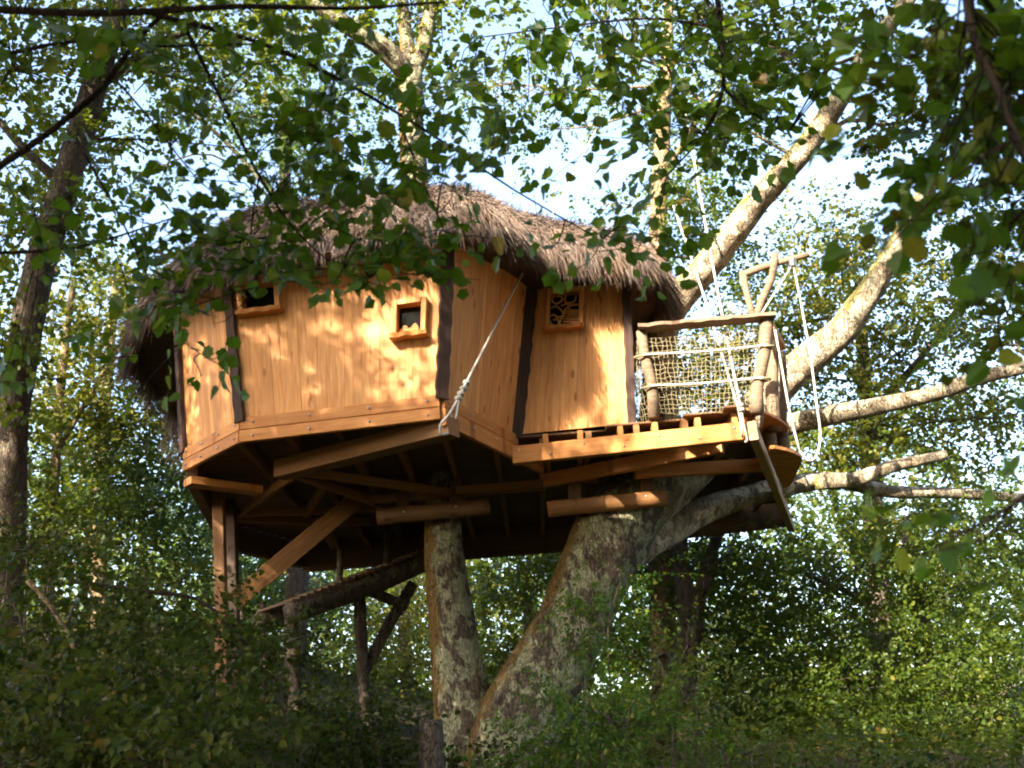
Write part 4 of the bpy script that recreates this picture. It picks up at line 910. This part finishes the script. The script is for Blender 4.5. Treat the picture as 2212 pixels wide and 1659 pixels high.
fg_branch('leafy hazel spray hanging over the thatch above the left windows', [[((400, 60, 4.6), .012), ((480, 220, 4.8), .010), ((560, 380, 5.0), .008), ((640, 500, 5.1), .006), ((740, 585, 5.2), .004), ((800, 600, 5.2), .002)], [((560, 380, 5.0), .006), ((540, 520, 5.1), .004), ((560, 620, 5.1), .002)]],
          [(450, 570, 70, 50, 5.1, .2, 10), (650, 605, 90, 40, 5.15, .2, 14), (470, 660, 50, 40, 5.2, .2, 6), (620, 480, 100, 45, 5.1, .25, 22), (740, 540, 100, 40, 5.1, .25, 19), (740, 590, 70, 24, 5.2, .15, 11), (680, 615, 40, 16, 5.2, .1, 4), (560, 545, 70, 40, 5.1, .2, 13), (570, 340, 100, 70, 4.9, .3, 13), (480, 200, 100, 90, 4.8, .3, 12)],
          .085, 'leaf_hazel', 102)
fg_branch('thin drooping spray of round yellowing leaves before the dark left thatch', [[((180, 330, 4.8), .008), ((260, 470, 5.0), .006), ((330, 620, 5.2), .005), ((400, 740, 5.3), .003), ((500, 800, 5.3), .002)], [((330, 620, 5.2), .004), ((430, 640, 5.2), .003), ((520, 650, 5.2), .002)]],
          [(370, 670, 35, 30, 5.2, .15, 4), (375, 770, 35, 30, 5.3, .15, 4), (460, 800, 45, 20, 5.3, .15, 3), (460, 650, 45, 30, 5.2, .15, 4), (290, 520, 60, 60, 5.0, .2, 4)], .085, 'leaf_hazel', 103, nleaf=4, L=.28)
fg_branch('bare dark boughs crossing the upper left corner with scattered leaves', [[((-60, 18, 4.0), .02), ((150, 28, 4.0), .018), ((330, 25, 4.0), .016), ((520, 14, 4.1), .013), ((760, 18, 4.2), .009), ((960, 4, 4.2), .006)], [((-40, 385, 4.6), .020), ((100, 290, 4.6), .018), ((220, 190, 4.6), .016), ((300, 80, 4.6), .014), ((380, 10, 4.6), .012)],
           [((180, 300, 5.2), .006), ((330, 302, 5.2), .005), ((500, 318, 5.2), .004), ((640, 330, 5.2), .002)], [((-40, 548, 5.4), .012), ((120, 540, 5.4), .010), ((240, 515, 5.4), .008), ((380, 468, 5.4), .004)], [((210, 130, 4.7), .008), ((310, 240, 4.7), .006), ((420, 380, 4.8), .004), ((480, 430, 4.8), .002)], [((0, 120, 4.4), .012), ((160, 90, 4.4), .01), ((330, 100, 4.4), .008), ((560, 95, 4.5), .005)]],
          [(100, 60, 160, 80, 4.2, .4, 12), (300, 120, 140, 80, 4.4, .4, 11), (500, 60, 140, 70, 4.3, .3, 10), (60, 330, 90, 80, 4.7, .3, 5), (420, 330, 90, 70, 5.0, .3, 7), (290, 470, 120, 50, 5.4, .3, 9), (30, 520, 70, 60, 5.3, .3, 5), (30, 690, 60, 80, 5.3, .3, 5), (300, 600, 70, 40, 5.3, .25, 4)], .085, 'leaf_hazel', 104)
fg_branch('dark leafy bough hanging from the top edge above the thatch', [[((1540, -80, 6.0), .02), ((1556, 60, 6.1), .017), ((1562, 190, 6.2), .014), ((1520, 290, 6.3), .009), ((1440, 380, 6.4), .005)], [((1562, 190, 6.2), .012), ((1620, 240, 6.3), .009), ((1700, 290, 6.4), .005)], [((1556, 60, 6.1), .012), ((1400, 40, 6.2), .009), ((1200, 60, 6.3), .006), ((1040, 80, 6.4), .004)]],
          [(1450, 90, 160, 80, 6.2, .4, 34), (1300, 140, 130, 80, 6.2, .4, 24), (1120, 100, 120, 80, 6.3, .4, 20), (1540, 260, 110, 90, 6.3, .3, 22), (1440, 330, 80, 90, 6.4, .3, 15), (1660, 130, 100, 90, 6.3, .4, 22), (1340, 260, 90, 60, 6.3, .3, 8), (1000, 200, 90, 100, 6.4, .3, 9), (1400, 470, 60, 50, 6.4, .3, 4), (1830, 60, 90, 60, 6.3, .4, 10), (1200, 200, 80, 60, 6.3, .3, 8)], .10, 'leaf_hazel', 105, cap=300)
fg_branch('near dark bough with large leaves down the right edge', [[((2080, -60, 3.0), .016), ((2105, 90, 3.0), .015), ((2160, 200, 3.0), .014), ((2195, 300, 3.0), .013), ((2250, 420, 3.0), .012)]],
          [(2060, 120, 80, 100, 3.4, .25, 22), (2160, 60, 90, 90, 3.4, .25, 24), (2050, 280, 60, 80, 3.5, .2, 14), (2140, 320, 80, 110, 3.4, .25, 26), (2160, 500, 70, 100, 3.4, .2, 18), (2070, 440, 50, 50, 3.5, .2, 7), (2200, 200, 60, 110, 3.3, .2, 14), (2170, 640, 60, 60, 3.5, .2, 6)], .095, 'leaf_olive', 106, nleaf=5, L=.3)
fg_branch('few large olive leaves out of focus at the lower right edge', [[((2290, 1010, 2.9), .010), ((2190, 1090, 2.9), .007), ((2080, 1150, 2.9), .004), ((2010, 1190, 2.9), .002)]],
          [(2040, 1180, 30, 25, 2.9, .08, 2), (2180, 1120, 50, 40, 2.9, .1, 4), (2190, 1250, 40, 50, 2.9, .1, 2)], .07, 'leaf_olive', 107, nleaf=3, L=.2)

# ------------------------------------------------------------------ unseen trees added out of view to dapple the house and block sky
def shade_tree():
    rng = np.random.default_rng(5)
    tr = tubes('trunk', [([(0, 0, -.5), (.1, 0, 4), (-.1, .1, 9), (0, 0, 14)], [.4, .33, .25, .1])] + [([(0, 0, 6 + k), (math.cos(k * 2.1) * 1.6, math.sin(k * 2.1) * 1.6, 8 + k * .9), (math.cos(k * 2.1) * 3.2, math.sin(k * 2.1) * 3.2, 9.5 + k)], [.12, .08, .03]) for k in range(6)], 10, .05, .5)
    nc = 72; q = rng.normal(size=(nc, 3)); q /= np.linalg.norm(q, axis=1)[:, None]; cc = q * (rng.random((nc, 1)) ** .4) * [4.4, 4.4, 5.2] + [0, 0, 11.5]
    n = 1700; idx = rng.integers(0, nc, n); cen = cc[idx] + rng.normal(0, .60, (n, 3)); ax = rng.normal(size=(n, 3))
    return tr, leaf_cloud(*spray_arrays(cen, ax, .55, 12, .14, .7, rng=rng), False)
ttr, tcr = shade_tree()
for k, (x, y, sc, rz, lab) in enumerate(((-14.5, -3.8, 1.2, 0, 'tall unseen leafy shade tree behind the viewer on the far left'), (-9.9, -1.9, 1.05, 2.0, 'tall unseen leafy shade tree just behind the viewer on the left'), (-8.8, -8.0, 1.05, 4.1, 'unseen leafy shade tree farther back behind the viewer'), (-4.2, -8.0, .95, 1.1, 'unseen leafy shade tree straight behind the viewer'),
        (-13.0, -9.5, 1.05, 3.3, 'unseen leafy shade tree far behind the viewer on the left'), (9.6, 3.0, 1.0, 5.0, 'unseen leafy shade tree beside the viewer on the right'),
        (2.5, -4.5, .95, .6, 'unseen leafy shade tree behind the viewer, slightly right'), (8.0, -5.5, 1.1, 2.6, 'unseen leafy shade tree behind the viewer on the right'), (-1.0, -14.0, 1.2, 3.9, 'tall unseen leafy shade tree farthest behind the viewer'), (-9.6, 8.0, .95, 2.9, 'unseen leafy shade tree just outside the left edge of the picture'), (6.4, 6.2, 1.42, 4.4, 'tall unseen spreading shade tree just outside the right edge of the picture'), (1.2, -1.3, 1.45, 0.9, 'tall unseen spreading shade tree whose crown roofs over the viewer'), (-6.6, 4.6, .70, 4.0, 'small dense unseen shade tree just outside the lower left edge of the picture'), (-3.7, 1.0, .62, 0.5, 'small unseen shade tree beside the viewer on the left'), (3.7, 0.6, .62, 3.0, 'small unseen shade tree beside the viewer on the right'), (11.5, 11.0, 1.1, 1.7, 'unseen leafy shade tree beyond the right edge of the picture'), (5.0, -12.0, 1.2, 0.2, 'tall unseen leafy shade tree far behind the viewer on the right'))):
    o = thing('shade_tree', lab, 'tree', (x, y, float(H(x, y))), 'unseen trees added for shade')
    M = Matrix.Translation((x, y, float(H(x, y)))) @ Matrix.Rotation(rz, 4, 'Z') @ Matrix.Scale(sc, 4)
    kid('trunk', ttr, 'bark_grey', o, M); kid('crown', tcr, 'leaf_oak', o, M)
